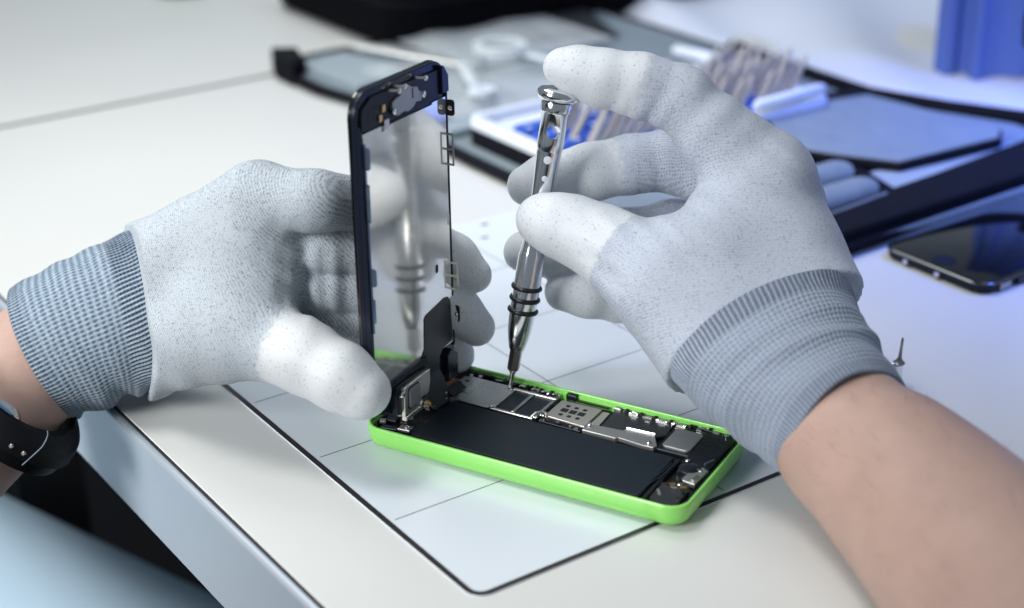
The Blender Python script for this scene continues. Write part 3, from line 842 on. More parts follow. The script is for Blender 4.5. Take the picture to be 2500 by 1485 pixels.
class Cap:
    def __init__(self, a, b, ra, rb):
        self.a, self.b, self.ra, self.rb = np.array(a, np.float32), np.array(b, np.float32), ra, rb
        self.d = self.b - self.a
        self.L2 = float(self.d @ self.d) + 1e-6

    def __call__(self, P):
        q = P - self.a
        t = np.clip((q @ self.d) / self.L2, 0, 1)
        e = q - t[..., None] * self.d
        return np.sqrt(np.einsum('...i,...i', e, e)) - (self.ra + (self.rb - self.ra) * t), t


def surface_nets(F, org, h):
    sgn = F < 0
    nx, ny, nz = F.shape
    c = [(i, j, k_) for i in (0, 1) for j in (0, 1) for k_ in (0, 1)]
    def corner(A, o_): return A[o_[0]:nx - 1 + o_[0], o_[1]:ny - 1 + o_[1], o_[2]:nz - 1 + o_[2]]
    cnt = sum(corner(sgn, o_).astype(np.int8) for o_ in c)
    act = (cnt > 0) & (cnt < 8)
    idx = np.full(act.shape, -1, np.int64)
    cells = np.argwhere(act)
    idx[act] = np.arange(len(cells))
    acc = np.zeros((len(cells), 3)); num = np.zeros(len(cells))
    for axis in range(3):
        for o_ in c:
            if o_[axis]:
                continue
            o2 = list(o_); o2[axis] = 1
            fa = F[cells[:, 0] + o_[0], cells[:, 1] + o_[1], cells[:, 2] + o_[2]]
            fb = F[cells[:, 0] + o2[0], cells[:, 1] + o2[1], cells[:, 2] + o2[2]]
            m_ = (fa < 0) != (fb < 0)
            t = np.where(m_, fa / np.where(m_, fa - fb, 1), 0)
            p = np.array(o_, float)[None, :].repeat(len(cells), 0); p[:, axis] += t
            acc[m_] += p[m_]; num[m_] += 1
    V = org + (cells + acc / num[:, None]) * h
    faces = []
    for axis in range(3):
        a1, a2 = (axis + 1) % 3, (axis + 2) % 3
        sl0 = [slice(None)] * 3; sl1 = [slice(None)] * 3
        sl0[axis] = slice(0, -1); sl1[axis] = slice(1, None)
        s0, s1 = sgn[tuple(sl0)], sgn[tuple(sl1)]
        E = np.argwhere(s0 != s1)
        E = E[(E[:, a1] > 0) & (E[:, a2] > 0) & (E[:, a1] < F.shape[a1] - 1) & (E[:, a2] < F.shape[a2] - 1)]
        flip = s0[E[:, 0], E[:, 1], E[:, 2]]
        q = []
        for da, db in ((1, 1), (0, 1), (0, 0), (1, 0)):
            e = E.copy(); e[:, a1] -= da; e[:, a2] -= db
            q.append(idx[e[:, 0], e[:, 1], e[:, 2]])
        q = np.stack(q, 1)
        q[~flip] = q[~flip][:, ::-1]
        faces.append(q)
    return V, np.concatenate(faces)


def hand(name, chains, palm, mat_, parent, h=1.05, seed=1, kp=9.0, kf=7.0, folds=(), cut=None, axes=None):
    """chains: list of dicts pts [(P, r)...], coat = mm from the tip that is dipped; palm: list of Cap"""
    caps = []
    for ci, ch in enumerate(chains):
        L = 0.0
        seg = []
        for (pa, ra), (pb, rb) in zip(ch['pts'][:-1], ch['pts'][1:]):
            seg.append((Cap(pa, pb, ra, rb), L)); L += float(np.linalg.norm(np.array(pb) - np.array(pa)))
        ch['seg'], ch['L'] = seg, L
        caps += [s[0] for s in seg]
    allp = np.array([p for c in caps + palm for p in (c.a, c.b)])
    lo, hi = allp.min(0) - 26, allp.max(0) + 26
    n = np.ceil((hi - lo) / h).astype(int)
    F = np.empty(n, np.float32)
    ys = lo[1] + np.arange(n[1]) * h; zs = lo[2] + np.arange(n[2]) * h
    rg = np.random.RandomState(seed)
    W = rg.randn(10, 3) * 0.16; W2 = rg.uniform(0, 6.28, 10)

    def field(P):
        best = None
        for ch in chains:
            d = None
            for cp, _ in ch['seg']:
                x, _t = cp(P)
                d = x if d is None else smin(d, x, ch.get('k', 3.0))
            best = d if best is None else smin(best, d, 0.8)
        pd = None
        for cp in palm:
            x, _t = cp(P)
            pd = x if pd is None else smin(pd, x, kp)
        d = smin(best, pd, kf)
        if cut is not None:
            d = np.maximum(d, (P - np.array(cut[0], np.float32)) @ np.array(cut[1], np.float32))
        for q in range(10):
            d = d + 0.10 * np.sin(P @ W[q].astype(np.float32) + W2[q])
        for (c_, dr, wl, amp, rad) in folds:       # soft wrinkles in the cloth
            q = P - np.array(c_, np.float32)
            d = d + amp * np.sin((q @ np.array(dr, np.float32)) * 2 * math.pi / wl) * np.exp(-np.einsum('...i,...i', q, q) / (2 * rad * rad))
        return d
    for i in range(n[0]):
        P = np.empty((n[1], n[2], 3), np.float32)
        P[..., 0] = lo[0] + i * h; P[..., 1] = ys[:, None]; P[..., 2] = zs[None, :]
        F[i] = field(P)
    V, Q = surface_nets(F, lo, h)
    # a light smoothing pass
    ed = np.concatenate([Q[:, [0, 1]], Q[:, [1, 2]], Q[:, [2, 3]], Q[:, [3, 0]]])
    for _ in range(2):
        s_ = np.zeros_like(V); c_ = np.zeros(len(V))
        for a, b in ((0, 1), (1, 0)):
            np.add.at(s_, ed[:, a], V[ed[:, b]]); np.add.at(c_, ed[:, a], 1)
        V = V * 0.4 + 0.6 * s_ / c_[:, None]
    o = mesh_obj(name, V, Q, mat_, parent, True)
    # knit coordinates from the closest bone
    P = V.astype(np.float32)
    bd = np.full(len(P), 1e9, np.float32); uu = np.zeros(len(P)); vv = np.zeros(len(P)); cc = np.zeros(len(P))
    for ch in chains:
        for cp, L0 in ch['seg']:
            d, t = cp(P)
            m_ = d < bd
            bd = np.where(m_, d, bd)
            ln = math.sqrt(cp.L2)
            axd = cp.d / ln
            ref = np.cross(axd, FWD); ref /= np.linalg.norm(ref) + 1e-9
            rf2 = np.cross(axd, ref)
            q = P - cp.a
            ang = np.arctan2(q @ ref, q @ rf2)
            al = L0 + (q @ axd)
            uu = np.where(m_, al, uu); vv = np.where(m_, ang * cp.ra, vv)
            dist = ch['L'] - al
            cw_ = np.clip(0.5 + (ch.get('coat', 0) - dist) / 13.0, 0, 1)
            cc = np.where(m_, np.where(cw_ > 0.02, cw_, -ch.get('open', 0.0)), cc)
    for cp in palm:
        d, t = cp(P)
        cc = np.where(d + 0.5 < bd, 0, cc)
        bd = np.minimum(bd, d + 0.5)
    # one unbroken knit direction over the whole glove
    uu = P @ axes[0].astype(np.float32)
    vv = P @ axes[1].astype(np.float32) + 0.45 * (P @ axes[2].astype(np.float32))
    set_vec_attr(o, 'knit', np.stack([uu, vv, cc], 1))
    return o


def ring_tube(name, rings, mat_, parent, nu=60, nv=160, bump=None, wall=1.2, cap_end=True):
    """rings: (x1, y1, x2, y2, depth, half depth mm, bow x, bow y): the two silhouette points of each section, its depth and tilt"""
    R = np.array(rings, float)
    m_ = len(R)
    ts = np.linspace(0, m_ - 1, nu)
    def cr(i):           # Catmull-Rom through the sections
        k0 = int(min(max(math.floor(i), 0), m_ - 2)); f = i - k0
        p0, p1, p2, p3 = R[max(k0 - 1, 0)], R[k0], R[k0 + 1], R[min(k0 + 2, m_ - 1)]
        return 0.5 * (2 * p1 + (p2 - p0) * f + (2 * p0 - 5 * p1 + 4 * p2 - p3) * f * f + (3 * p1 - p0 - 3 * p2 + p3) * f ** 3)
    V, A = [], []
    us = 0.0; last = None
    for a, t in enumerate(ts):
        x1, y1, x2, y2, d, hdm, bx, by = cr(t)
        p1, p2 = at(x1, y1, d), at(x2, y2, d)
        C = (p1 + p2) / 2
        e1 = (p1 - p2) / 2
        e2 = at((x1 + x2) / 2 + bx, (y1 + y2) / 2 + by, d - hdm) - C
        if last is not None: us += np.linalg.norm(C - last)
        last = C
        for b in range(nv):
            th = 2 * math.pi * b / nv
            p = C + e1 * math.cos(th) + e2 * math.sin(th)
            if bump:
                q = p - C
                p = p + q / np.linalg.norm(q) * bump(a / (nu - 1), th, us)
            V.append(p); A.append((us, b / nv, a / (nu - 1)))
    Fc = []
    for a in range(nu - 1):
        for b in range(nv):
            c = (b + 1) % nv
            Fc.append((a * nv + b, a * nv + c, a * nv + nv + c, a * nv + nv + b))
    if wall:             # turn the hem inwards so the mouth has thickness
        lastring = np.array(V[-nv:]); cen = lastring.mean(0)
        prev = np.array(V[-2 * nv:-nv]).mean(0); dirn = (cen - prev) / np.linalg.norm(cen - prev)
        for sx, off in ((wall * 0.5, 0.5), (wall, 0.0), (wall * 1.1, -6.0)):
            base = len(V)
            for b in range(nv):
                q = lastring[b] - cen; q = q / np.linalg.norm(q)
                V.append(lastring[b] - q * sx + dirn * off); A.append((us, b / nv, 1.0))
            for b in range(nv):
                c = (b + 1) % nv
                Fc.append((base - nv + b, base - nv + c, base + c, base + b))
    elif cap_end:
        Fc.append(tuple(range(len(V) - nv, len(V)))); Fc.append(tuple(range(nv))[::-1])
    o = mesh_obj(name, V, Fc, mat_, parent, True)
    set_vec_attr(o, 'knit', A)
    return o


def seam_plane(p1, p2, pn, d, hd_, elbow, off):
    """the plane in which glove and cuff are sewn together: point and normal towards the elbow"""
    a, b, c = at(*p1, d), at(*p2, d), at(*pn, d - hd_)
    nn = np.cross(b - a, c - a); nn /= np.linalg.norm(nn)
    if (elbow - a) @ nn < 0: nn = -nn
    return (a + b) / 2 + nn * off, nn


person = empty('person', T(-60, -500, -750))
tag(person, 'person in light grey knitted gloves and blue clothing, holding a phone display and a screwdriver', 'person')
POFF = -np.array(person.location) / S


def local(o):            # the person's Empty stands on the floor: keep meshes where they were measured
    o.location = Vector(POFF * S)
    return o


# ---- hand holding the display
def P3(x, y, d): return at(x, y, d)


lh_thumb = dict(pts=[(P3(430, 828, 582), 17.0), (P3(600, 812, 556), 15.8), (P3(745, 872, 543), 12.2), (P3(830, 918, 538), 11.4), (P3(884, 955, 537), 9.6)], coat=33, k=4)
lh_index = dict(open=0.5, pts=[(P3(640, 478, 546), 11.3), (on_x(770, 492, -72), 10.2), (on_x(900, 500, -64), 9.3), (on_x(985, 545, -62.5), 8.4), (on_x(1035, 590, -62), 7.5)], coat=24)
lh_mid = dict(open=0.5, pts=[(P3(672, 560, 563), 11.5), (on_x(800, 592, -76), 10.4), (on_x(905, 606, -65), 9.4), (on_x(1040, 588, -61), 9.0), (P3(1108, 630, 591), 8.6), (P3(1157, 672, 592), 7.0)], coat=27)
lh_ring = dict(open=0.5, pts=[(P3(680, 650, 580), 11.2), (on_x(800, 690, -78), 10.4), (on_x(905, 700, -66), 9.4), (on_x(1040, 700, -61), 9.2), (P3(1115, 755, 596), 8.8), (P3(1162, 800, 597), 7.2)], coat=27)
lh_pink = dict(open=0.5, pts=[(P3(665, 735, 596), 10.5), (on_x(800, 785, -80), 10.0), (on_x(905, 790, -67), 9.0), (on_x(1040, 815, -61.5), 8.6), (P3(1100, 850, 606), 8.0), (P3(1116, 868, 606), 6.6)], coat=24)
W1, W2 = P3(300, 700, 598), P3(330, 846, 597)
W12 = (W1 + W2) / 2
lh_palm = [Cap(W12, P3(640, 600, 560), 19.5, 15), Cap(W1, W2, 16.2, 14.5), Cap(W1, P3(620, 478, 548), 16, 11.6), Cap(W1, P3(650, 560, 565), 18, 11), Cap(W2, P3(650, 650, 582), 15, 10.5), Cap(W2, P3(640, 730, 596), 14.5, 10),
           Cap(W2, P3(590, 808, 558), 15.2, 16.5), Cap(P3(560, 745, 560), P3(625, 610, 556), 16, 14), Cap(P3(620, 740, 553), P3(655, 560, 552), 9.5, 12)]
LA = P3(640, 560, 556) - P3(345, 765, 594); LA /= np.linalg.norm(LA)
LC = np.cross(LA, -FWD); LC /= np.linalg.norm(LC)
hl = hand('glove', [lh_thumb, lh_index, lh_mid, lh_ring, lh_pink], lh_palm, M['glove_l'], person, 1.05, 4, 13, 5,
          cut=seam_plane((322, 566), (372, 950), (369, 752), 593, 24, W1 * .5 + W2 * .5 - LA * 60, 1.5), axes=(LA, LC, np.cross(LA, LC)),
          folds=[(P3(735, 560, 545), RIGHT * 0.8 + UPV * -0.3, 9.0, 0.22, 9), (P3(480, 900, 570), RIGHT, 16, 0.5, 18), (P3(640, 870, 545), RIGHT * .9 + UPV * .3, 10, 0.15, 14), (P3(690, 640, 548), RIGHT * .5 + UPV * .85, 7, 0.5, 10), (P3(740, 520, 542), RIGHT * .8 + UPV * -.5, 6, 0.4, 8), (P3(780, 650, 545), RIGHT, 7, 0.4, 9), (P3(780, 740, 552), RIGHT, 7, 0.4, 9)])
local(hl)


def cuff_bump_l(t, th, us):
    rib = 0.26 * math.cos(104 * th) * (1.0 if us < 9.5 else 0.32)
    low = max(0.0, math.cos(th - math.radians(200)))           # slack folds underneath
    return 1.2 - rib + low ** 2 * (1.6 * math.sin(us * 0.30 + 0.4) + 1.2) * min(1, us / 8) + 0.35 * math.sin(us * 0.55 + 3 * th)


cl = ring_tube('cuff', [(322, 570, 370, 940, 593, 24, 22, -6), (232, 608, 314, 955, 594, 24, 8, 8), (128, 656, 248, 982, 596, 24, -14, 16), (28, 710, 186, 1006, 598, 24, -34, 28)],
               M['cuff_l'], hl, 80, 104 * 6, cuff_bump_l, 1.3)

# ---- hand turning the screwdriver
tI = on_driver(113.5)
rh_index = dict(pts=[(P3(1866, 432, 562), 17.0), (P3(1752, 335, 560), 13.6), (P3(1662, 240, 559), 11.4), (P3(1562, 207, 559), 11.1), (P3(1470, 190, 559), 10.4), (P3(1412, 172, 559), 8.4), (P3(1370, 162, 559), 6.4)], coat=29)
rh_mid = dict(open=0.6, pts=[(P3(1900, 500, 584), 15.6), (P3(1765, 442, 590), 12.0), (P3(1640, 392, 592), 11.2), (P3(1540, 402, 591), 10.7), (P3(1440, 420, 589), 10.4), (P3(1340, 440, 588), 9.2), (P3(1285, 455, 588), 7.4)], coat=34)
rh_ring = dict(open=0.6, pts=[(P3(1905, 590, 602), 14.5), (P3(1760, 565, 606), 11.6), (P3(1640, 560, 607), 10.8), (P3(1520, 578, 604), 10.6), (P3(1430, 604, 600), 9.8), (P3(1340, 616, 597), 8.9), (P3(1279, 613, 596), 8.0)], coat=32)
rh_pink = dict(open=0.6, pts=[(P3(1880, 675, 616), 13.0), (P3(1760, 690, 614), 10.6), (P3(1640, 705, 608), 9.8), (P3(1515, 725, 602), 9.2), (P3(1435, 719, 598), 8.4), (P3(1374, 712, 596), 7.0)], coat=25)
rh_thumb = dict(pts=[(P3(1760, 850, 542), 21.0), (P3(1618, 690, 549), 18.4), (P3(1535, 632, 556), 15.0), (P3(1470, 590, 560), 13.0), (P3(1395, 558, 563), 11.6), (P3(1345, 542, 564), 10.2), (P3(1322, 535, 565), 8.6)], coat=30, k=4)
V1, V2, V3 = P3(2000, 830, 543), P3(1870, 880, 537), P3(1790, 950, 533)
rh_palm = [Cap(V1, V3, 17, 14.5), Cap(V1, P3(1900, 500, 584), 17.5, 15.5), Cap(V1, P3(1870, 450, 564), 17.5, 16.5), Cap(V2, P3(1820, 560, 566), 20, 18), Cap(V2, P3(1900, 590, 602), 19, 14.5), Cap(V2, P3(1880, 675, 616), 18, 13),
           Cap(V3, P3(1640, 705, 548), 14.5, 18), Cap(P3(1800, 520, 556), P3(1730, 650, 550), 14.5, 17.5), Cap(P3(1690, 640, 551), P3(1800, 720, 548), 16, 18)]
RA = P3(1860, 430, 562) - P3(1900, 850, 538); RA /= np.linalg.norm(RA)
RCX = np.cross(RA, -FWD); RCX /= np.linalg.norm(RCX)
hr = hand('glove', [rh_index, rh_mid, rh_ring, rh_pink, rh_thumb], rh_palm, M['glove_r'], person, 1.05, 9, 12, 6,
          cut=seam_plane((2060, 686), (1650, 926), (1805, 730), 541, 24, P3(2100, 1150, 515), 1.0), axes=(RA, RCX, np.cross(RA, RCX)),
          folds=[(P3(1575, 282, 556), RIGHT * .8 + UPV * -.5, 6.5, 0.45, 7), (P3(1640, 150, 553), RIGHT * .9 + UPV * -.3, 6.0, 0.12, 8), (P3(1600, 440, 585), RIGHT * .9 + UPV * .2, 6.5, 0.2, 8), (P3(1560, 620, 545), RIGHT * .8 + UPV * .6, 8.0, 0.5, 12), (P3(1850, 600, 548), RIGHT * .3 + UPV * .9, 15, 0.45, 22), (P3(1890, 400, 548), RIGHT * .6 + UPV * .8, 8, 0.3, 12), (P3(1710, 470, 552), RIGHT * .5 + UPV * .8, 11, 0.45, 14), (P3(1500, 700, 545), RIGHT * .7 + UPV * .7, 9, 0.45, 10), (P3(1760, 300, 552), RIGHT * .7 + UPV * -.7, 12, 0.35, 14)])
local(hr)


def cuff_bump_r(t, th, us):
    us = max(us, 0.0)
    rib = 0.2 * math.cos(104 * th) * (1.0 if us < 8.5 else 0.22)
    ridge = 1.0 * math.exp(-((t - 0.60 - 0.04 * math.sin(2 * th)) / 0.05) ** 2) - 0.5 * math.exp(-((t - 0.73) / 0.06) ** 2) + 0.45 * math.exp(-((t - 0.40) / 0.05) ** 2)
    return 1.0 - 0.6 * max(0.0, t - 0.8) / 0.2 - rib + ridge + 0.4 * math.sin(5 * th + us * 0.3)


cr_ = ring_tube('cuff', [(2060, 686, 1650, 926, 541, 24, -50, -76), (2094, 764, 1722, 1003, 532, 23.5, -60, -78), (2138, 846, 1828, 1084, 523, 23, -72, -82), (2196, 930, 1956, 1190, 512, 22.5, -82, -84)],
                M['cuff_r'], hr, 80, 104 * 6, cuff_bump_r, 1.4)


# ---- bare forearms
def arm_bump(t, th, us):
    return 0.5 * math.sin(2 * th + us * 0.03) + 0.3 * math.sin(3 * th + us * 0.05)


fa = ring_tube('forearm', [(150, 690, 280, 965, 597, 21, -20, 20), (48, 738, 205, 985, 597, 22, -30, 25), (-30, 790, 160, 1046, 592, 22, -40, 40), (-140, 880, 62, 1146, 584, 23, -50, 50), (-270, 1000, -44, 1262, 572, 25, -60, 60),
                           (-620, 1330, -330, 1610, 540, 32, -70, 70), (-1000, 1700, -640, 2040, 500, 38, -80, 80)], M['skin'], person, 70, 64, arm_bump, 0)
local(fa)
fb = ring_tube('forearm', [(2080, 790, 1860, 1040, 530, 20, -70, -80), (2190, 938, 1925, 1185, 512, 21.5, -70, -75), (2290, 990, 1990, 1262, 500, 23, -66, -66), (2400, 1058, 2060, 1352, 484, 25, -62, -60), (2540, 1155, 2150, 1480, 462, 28, -60, -55),
                           (2800, 1350, 2330, 1740, 425, 33, -60, -50), (3200, 1650, 2600, 2150, 380, 39, -60, -50)], M['skin'], person, 70, 64, arm_bump, 0)
local(fb)
def arm_hair(arm, n, seed, u_lo, u_hi):
    rh = np.random.RandomState(seed)
    me = arm.data
    co_ = np.array([v.co[:] for v in me.vertices]) / S
    no_ = np.array([v.normal[:] for v in me.vertices])
    kn = np.empty(len(me.vertices) * 3, np.float32); me.attributes['knit'].data.foreach_get('vector', kn); kn = kn.reshape(-1, 3)
    ok = np.where((kn[:, 2] > u_lo) & (kn[:, 2] < u_hi))[0]
    ax_ = co_[kn[:, 2] > 0.6].mean(0) - co_[kn[:, 2] < 0.4].mean(0); ax_ /= np.linalg.norm(ax_)
    vs3, fs3 = [], []
    for q in range(n):
        i_ = ok[rh.randint(len(ok))]
        nb = ok[rh.randint(len(ok))] if rh.rand() < 0 else min(i_ + 1, len(co_) - 1)
        p = co_[i_] + (co_[nb] - co_[i_]) * rh.rand()
        nn = no_[i_]
        dd = -ax_ * 0.75 + nn * 0.35 + rh.randn(3) * 0.28
        dd -= nn * min(0, dd @ nn - 0.12); dd /= np.linalg.norm(dd)
        sd = np.cross(dd, nn); sd /= np.linalg.norm(sd) + 1e-9
        L_ = rh.uniform(3, 7); wd = 0.035
        b_ = len(vs3)
        a1 = p + dd * L_ * .5 + nn * .25; a2 = p + dd * L_ + nn * 0.1
        vs3 += [p - sd * wd, p + sd * wd, a1 + sd * wd * .8, a1 - sd * wd * .8, a2]
        fs3 += [(b_, b_ + 1, b_ + 2, b_ + 3), (b_ + 3, b_ + 2, b_ + 4)]
    mesh_obj('arm_hair', vs3, fs3, M['hair'], arm)


M['hair'] = mat('arm_hair', (0.17, 0.10, 0.07), 0.5)
arm_hair(fa, 160, 2, 0.05, 0.75)
arm_hair(fb, 240, 5, 0.18, 0.80)
# blue trousers of the lap far below the table edge
lap = MB()
lc, ld = at(40, 1745, 880), RIGHT * 0.90 - UPV * 0.42 - FWD * 0.1
lap.tube([lc + ld * q for q in (-420, -250, -90, 60, 220, 420)], [90, 98, 102, 104, 104, 100], 48)
lo_ = lap.build('trousers', M['trousers'], person, True)
local(lo_)

# ------------------------------------------------------------------ wristwatch
wt = empty('wristwatch', at(30, 1060, 585))
WOFF = -np.array(wt.location) / S


def wl(o):
    o.location = Vector(WOFF * S)
    return o


tag(wt, 'wristwatch with stitched black leather strap on the left bare wrist', 'watch')


def shell(name, rings, m, th):
    o = ring_tube(name, rings, m, wt, 30, 96, None, 0, False)
    md = o.modifiers.new('thick', 'SOLIDIFY'); md.thickness = th * S; md.offset = 0
    return wl(o)


st = shell('strap', [(-118, 786, 156, 1036, 584, 26, -36, 70), (-150, 826, 178, 1082, 583, 26.5, -40, 74), (-186, 862, 136, 1134, 582, 26, -44, 78)], M['strap'], 2.4)
shell('strap_keeper', [(-108, 800, 176, 1042, 584, 27.4, -40, 76), (-150, 834, 187, 1084, 583, 27.8, -42, 78), (-160, 848, 168, 1120, 582, 27.6, -44, 79)], M['strap'], 1.6)
sv = [at(x, y, 555.5 + abs(x - 80) * 0.06) for x, y in ((116, 1052), (117, 1062), (113, 1074), (104, 1090), (90, 1104), (72, 1120), (54, 1136))]
wl(MB().tube(sv, 0.22, 6).build('stitching', M['thread'], wt))
for x, y in ((28, 1090), (58, 1108)):
    wl(MB().lathe([(0.05, -.4), (0.9, -.4), (0.9, .4), (0.5, .8), (0.05, .8)], at(x, y, 555), -FWD, 12).build('strap_pin', M['bitsteel'], wt, True))
cc_ = at(-50, 1010, 560)
cx_, cy_ = RIGHT * 0.82 - UPV * 0.57, RIGHT * 0.55 + UPV * 0.8
cz_ = -FWD * 0.9 + UPV * 0.2


def watch_xf(p): return cc_ + cx_ * p[0] + cy_ * p[1] + cz_ * p[2]


wl(MB().add(*loft_rr(-13, 13, -13, 9, 5, [(1, -5), (0, -3.5), (0, 0), (1.2, 1.2), (1.5, 1.2)], 6)).build('watch_case', M['bright'], wt, True, 40, watch_xf))
wl(MB().add(*loft_rr(-11.4, 11.4, -11.4, 7.4, 4, [(0, 1.0), (0.3, 1.6), (1.2, 1.9)], 6)).build('crystal', M['glass'], wt, True, 40, watch_xf))

# ------------------------------------------------------------------ tool case in the background
tcse = empty('tool_case', T(-290, 280, 0))
TO = T(-290, 280, 0)
tsub = lambda p: np.array(p) - TO


def Tq(pts): return [tuple(T(u, v)[:2]) for u, v in pts]


tag(tcse, 'open black and grey fabric tool case lying flat, its pouches full of small repair tools', 'tool case')
MB().prism(Tq([(-490, 148), (-60, 146), (-60, 404), (-130, 412), (-214, 380), (-330, 390), (-492, 388)]), 0.5, 6.0, 1.0).build('base_panel', M['case_grey'], tcse, xf=tsub)
rim = [(-494, 148), (-470, 142), (-430, 143), (-400, 149), (-340, 147), (-270, 144), (-180, 144), (-64, 146), (-62, 200), (-65, 335), (-66, 410), (-130, 417), (-214, 383), (-330, 392), (-494, 392), (-497, 270), (-495, 150)]
MB().tube([T(u, v, 3.6) for u, v in rim], [(3.4, 3.2)] * len(rim), 10).build('binding', M['case_black'], tcse, True, xf=tsub)
MB().prism(Tq([(-84, 152), (-62, 152), (-64, 400), (-101, 404), (-92, 300)]), 6.0, 12.0, 1.2).build('zip_wall', M['case_black'], tcse, xf=tsub)
MB().prism(Tq([(-497, 146), (-478, 139), (-455, 139), (-462, 152), (-488, 160)]), 0.6, 15.0, 1.5).build('corner_tab', M['case_black'], tcse, xf=tsub)
MB().prism(Tq([(-126, 152), (-85, 152), (-102, 396), (-118, 300)]), 6.0, 8.4, 0.6).build('side_pocket', M['case_light'], tcse, xf=tsub)
MB().tube([T(-82, 216, 12.0), T(-84, 244, 12.2), T(-86, 262, 12.0)], 0.8, 6).build('zip_seam', M['case_grey'], tcse, xf=tsub)
MB().tube([T(u, v, 7.5) for u, v in ((-340, 394), (-300, 389), (-214, 385), (-170, 400), (-130, 419), (-90, 417), (-56, 412))], 4.6, 10).build('far_binding', M['case_black'], tcse, True, xf=tsub)
MB().prism(Tq([(-158, 206), (-92, 206), (-94, 276), (-160, 296)]), 8.5, 9.4).build('sleeve_lining', M['case_black'], tcse, xf=tsub)
MB().prism(Tq([(-222, 344), (-196, 338), (-188, 366), (-214, 376)]), 6.0, 13.0, 1.0).build('dark_pocket', M['case_black'], tcse, xf=tsub)
# raised flap; its thick binding and a black sheet below paint the shadow gap
fp = [(-200, 290), (-176, 277), (-154, 272), (-134, 282), (-111, 298), (-108, 328), (-105, 366), (-114, 378), (-197, 366), (-202, 333)]
fz = [17, 15.5, 14, 14, 13.5, 14, 14, 14, 15, 16]
fpv = [tsub(T(u, v, z)) for (u, v), z in zip(fp, fz)] + [tsub(T(u, v, z - 1.6)) for (u, v), z in zip(fp, fz)]
nf = len(fp)
mesh_obj('flap', fpv, [tuple(range(nf)), tuple(range(nf, 2 * nf))[::-1]] + [(i, nf + i, nf + (i + 1) % nf, (i + 1) % nf) for i in range(nf)], M['case_grey'], tcse)
MB().tube([T(u, v, z - 3.0) for (u, v), z in zip(fp + fp[:1], fz + fz[:1])], 2.6, 8).build('flap_binding', M['case_black'], tcse, True, xf=tsub)
MB().prism(Tq([(-206, 284), (-156, 266), (-112, 288), (-106, 300), (-103, 372), (-205, 372)]), 6.0, 7.6).build('flap_shadow_sheet', M['case_black'], tcse, xf=tsub)  # black sheet painting the shadow under the flap
for uc, v0_, v1_ in ((-147, 216, 262), (-125, 214, 270), (-101, 212, 262)):
    vs_, fs_ = [], []
    for vi, vv_ in enumerate((v0_, v0_ + 14, v0_ + 30, v1_)):
        for i in range(13):
            a = math.pi * i / 12
            vs_.append(tsub(T(uc + 9.0 * math.cos(a), vv_ + 3 * math.sin(i * .5), 9.0 + 7 * math.sin(a))))
    for vi in range(3):
        for i in range(12):
            fs_.append((vi * 13 + i, vi * 13 + i + 1, vi * 13 + 14 + i, vi * 13 + 13 + i))
    fs_ += [tuple(range(13)), tuple(range(39, 52))[::-1]]
    mesh_obj('tool_sleeve', vs_, fs_, M['case_grey'], tcse, True, 50)
MB().prism(Tq([(-474, 152), (-405, 156), (-412, 196), (-482, 208)]), 6.0, 9.0, 1.2).build('left_pocket', M['case_light'], tcse, xf=tsub)
MB().prism(Tq([(-312, 150), (-296, 150), (-300, 330), (-316, 330)]), 6.0, 10.6, 1.0).build('divider', M['case_light'], tcse, xf=tsub)
MB().prism(Tq([(-480, 300), (-420, 296), (-404, 352), (-480, 380)]), 6.0, 10.0, 1.0).build('far_pocket', M['flex'], tcse, xf=tsub)

# pouches and loose tools lying in the case: things of their own


def plate_thing(name, poly, z0, z1, m, label, cat, bev=0.6):
    c = np.mean([T(u, v) for u, v in poly], 0)
    r = MB().prism(Tq(poly), z0, z1, bev).build(name, m, None, xf=lambda p: np.array(p) - np.array([c[0], c[1], z0]))
    r.location = Vector((c[0] * S, c[1] * S, z0 * S))
    return tag(r, label, cat)


def wavy_sheet(name, u0, u1, v0, v1, z, amp, m, label, cat, seed, nx=28, ny=28):
    rr = np.random.RandomState(seed); K = rr.uniform(-.12, .12, (7, 2)); Ph = rr.uniform(0, 6.3, 7)
    vs2, fs2 = [], []
    c = T((u0 + u1) / 2, (v0 + v1) / 2, z)
    for top_ in (1, 0):
        for i in range(nx + 1):
            for j in range(ny + 1):
                u, v = u0 + (u1 - u0) * i / nx, v0 + (v1 - v0) * j / ny
                hgt = sum(math.sin(K[q] @ (u, v) + Ph[q]) for q in range(7)) * amp / 4
                e = min(i, nx - i, j, ny - j) / 4.0
                hh = (amp + hgt) * min(1, e) if top_ else 0.0
                vs2.append(T(u, v, z + max(0.25 * top_, hh)) - c)
    n_ = (nx + 1) * (ny + 1)
    for i in range(nx):
        for j in range(ny):
            a = i * (ny + 1) + j
            fs2.append((a, a + ny + 1, a + ny + 2, a + 1)); fs2.append((n_ + a, n_ + a + 1, n_ + a + ny + 2, n_ + a + ny + 1))
    o = mesh_obj(name, vs2, fs2, m, None, True)
    o.location = Vector(c * S)
    return tag(o, label, cat)


wavy_sheet('plastic_pouch', -440, -322, 170, 300, 7.0, 5.0, M['bag'], 'large crumpled clear plastic pouch holding a ring, lying across the open tool case', 'plastic pouch', 3)
wavy_sheet('plastic_pouch', -476, -392, 226, 340, 10.5, 4.0, M['bag'], 'smaller clear plastic pouch at the far rim of the tool case', 'plastic pouch', 8)
plate_thing('plastic_card', [(-578, 240), (-538, 244), (-536, 292), (-560, 296)], 16.0, 19.0, M['case_light'], 'pale grey plastic card standing out in front of the black bag', 'card')


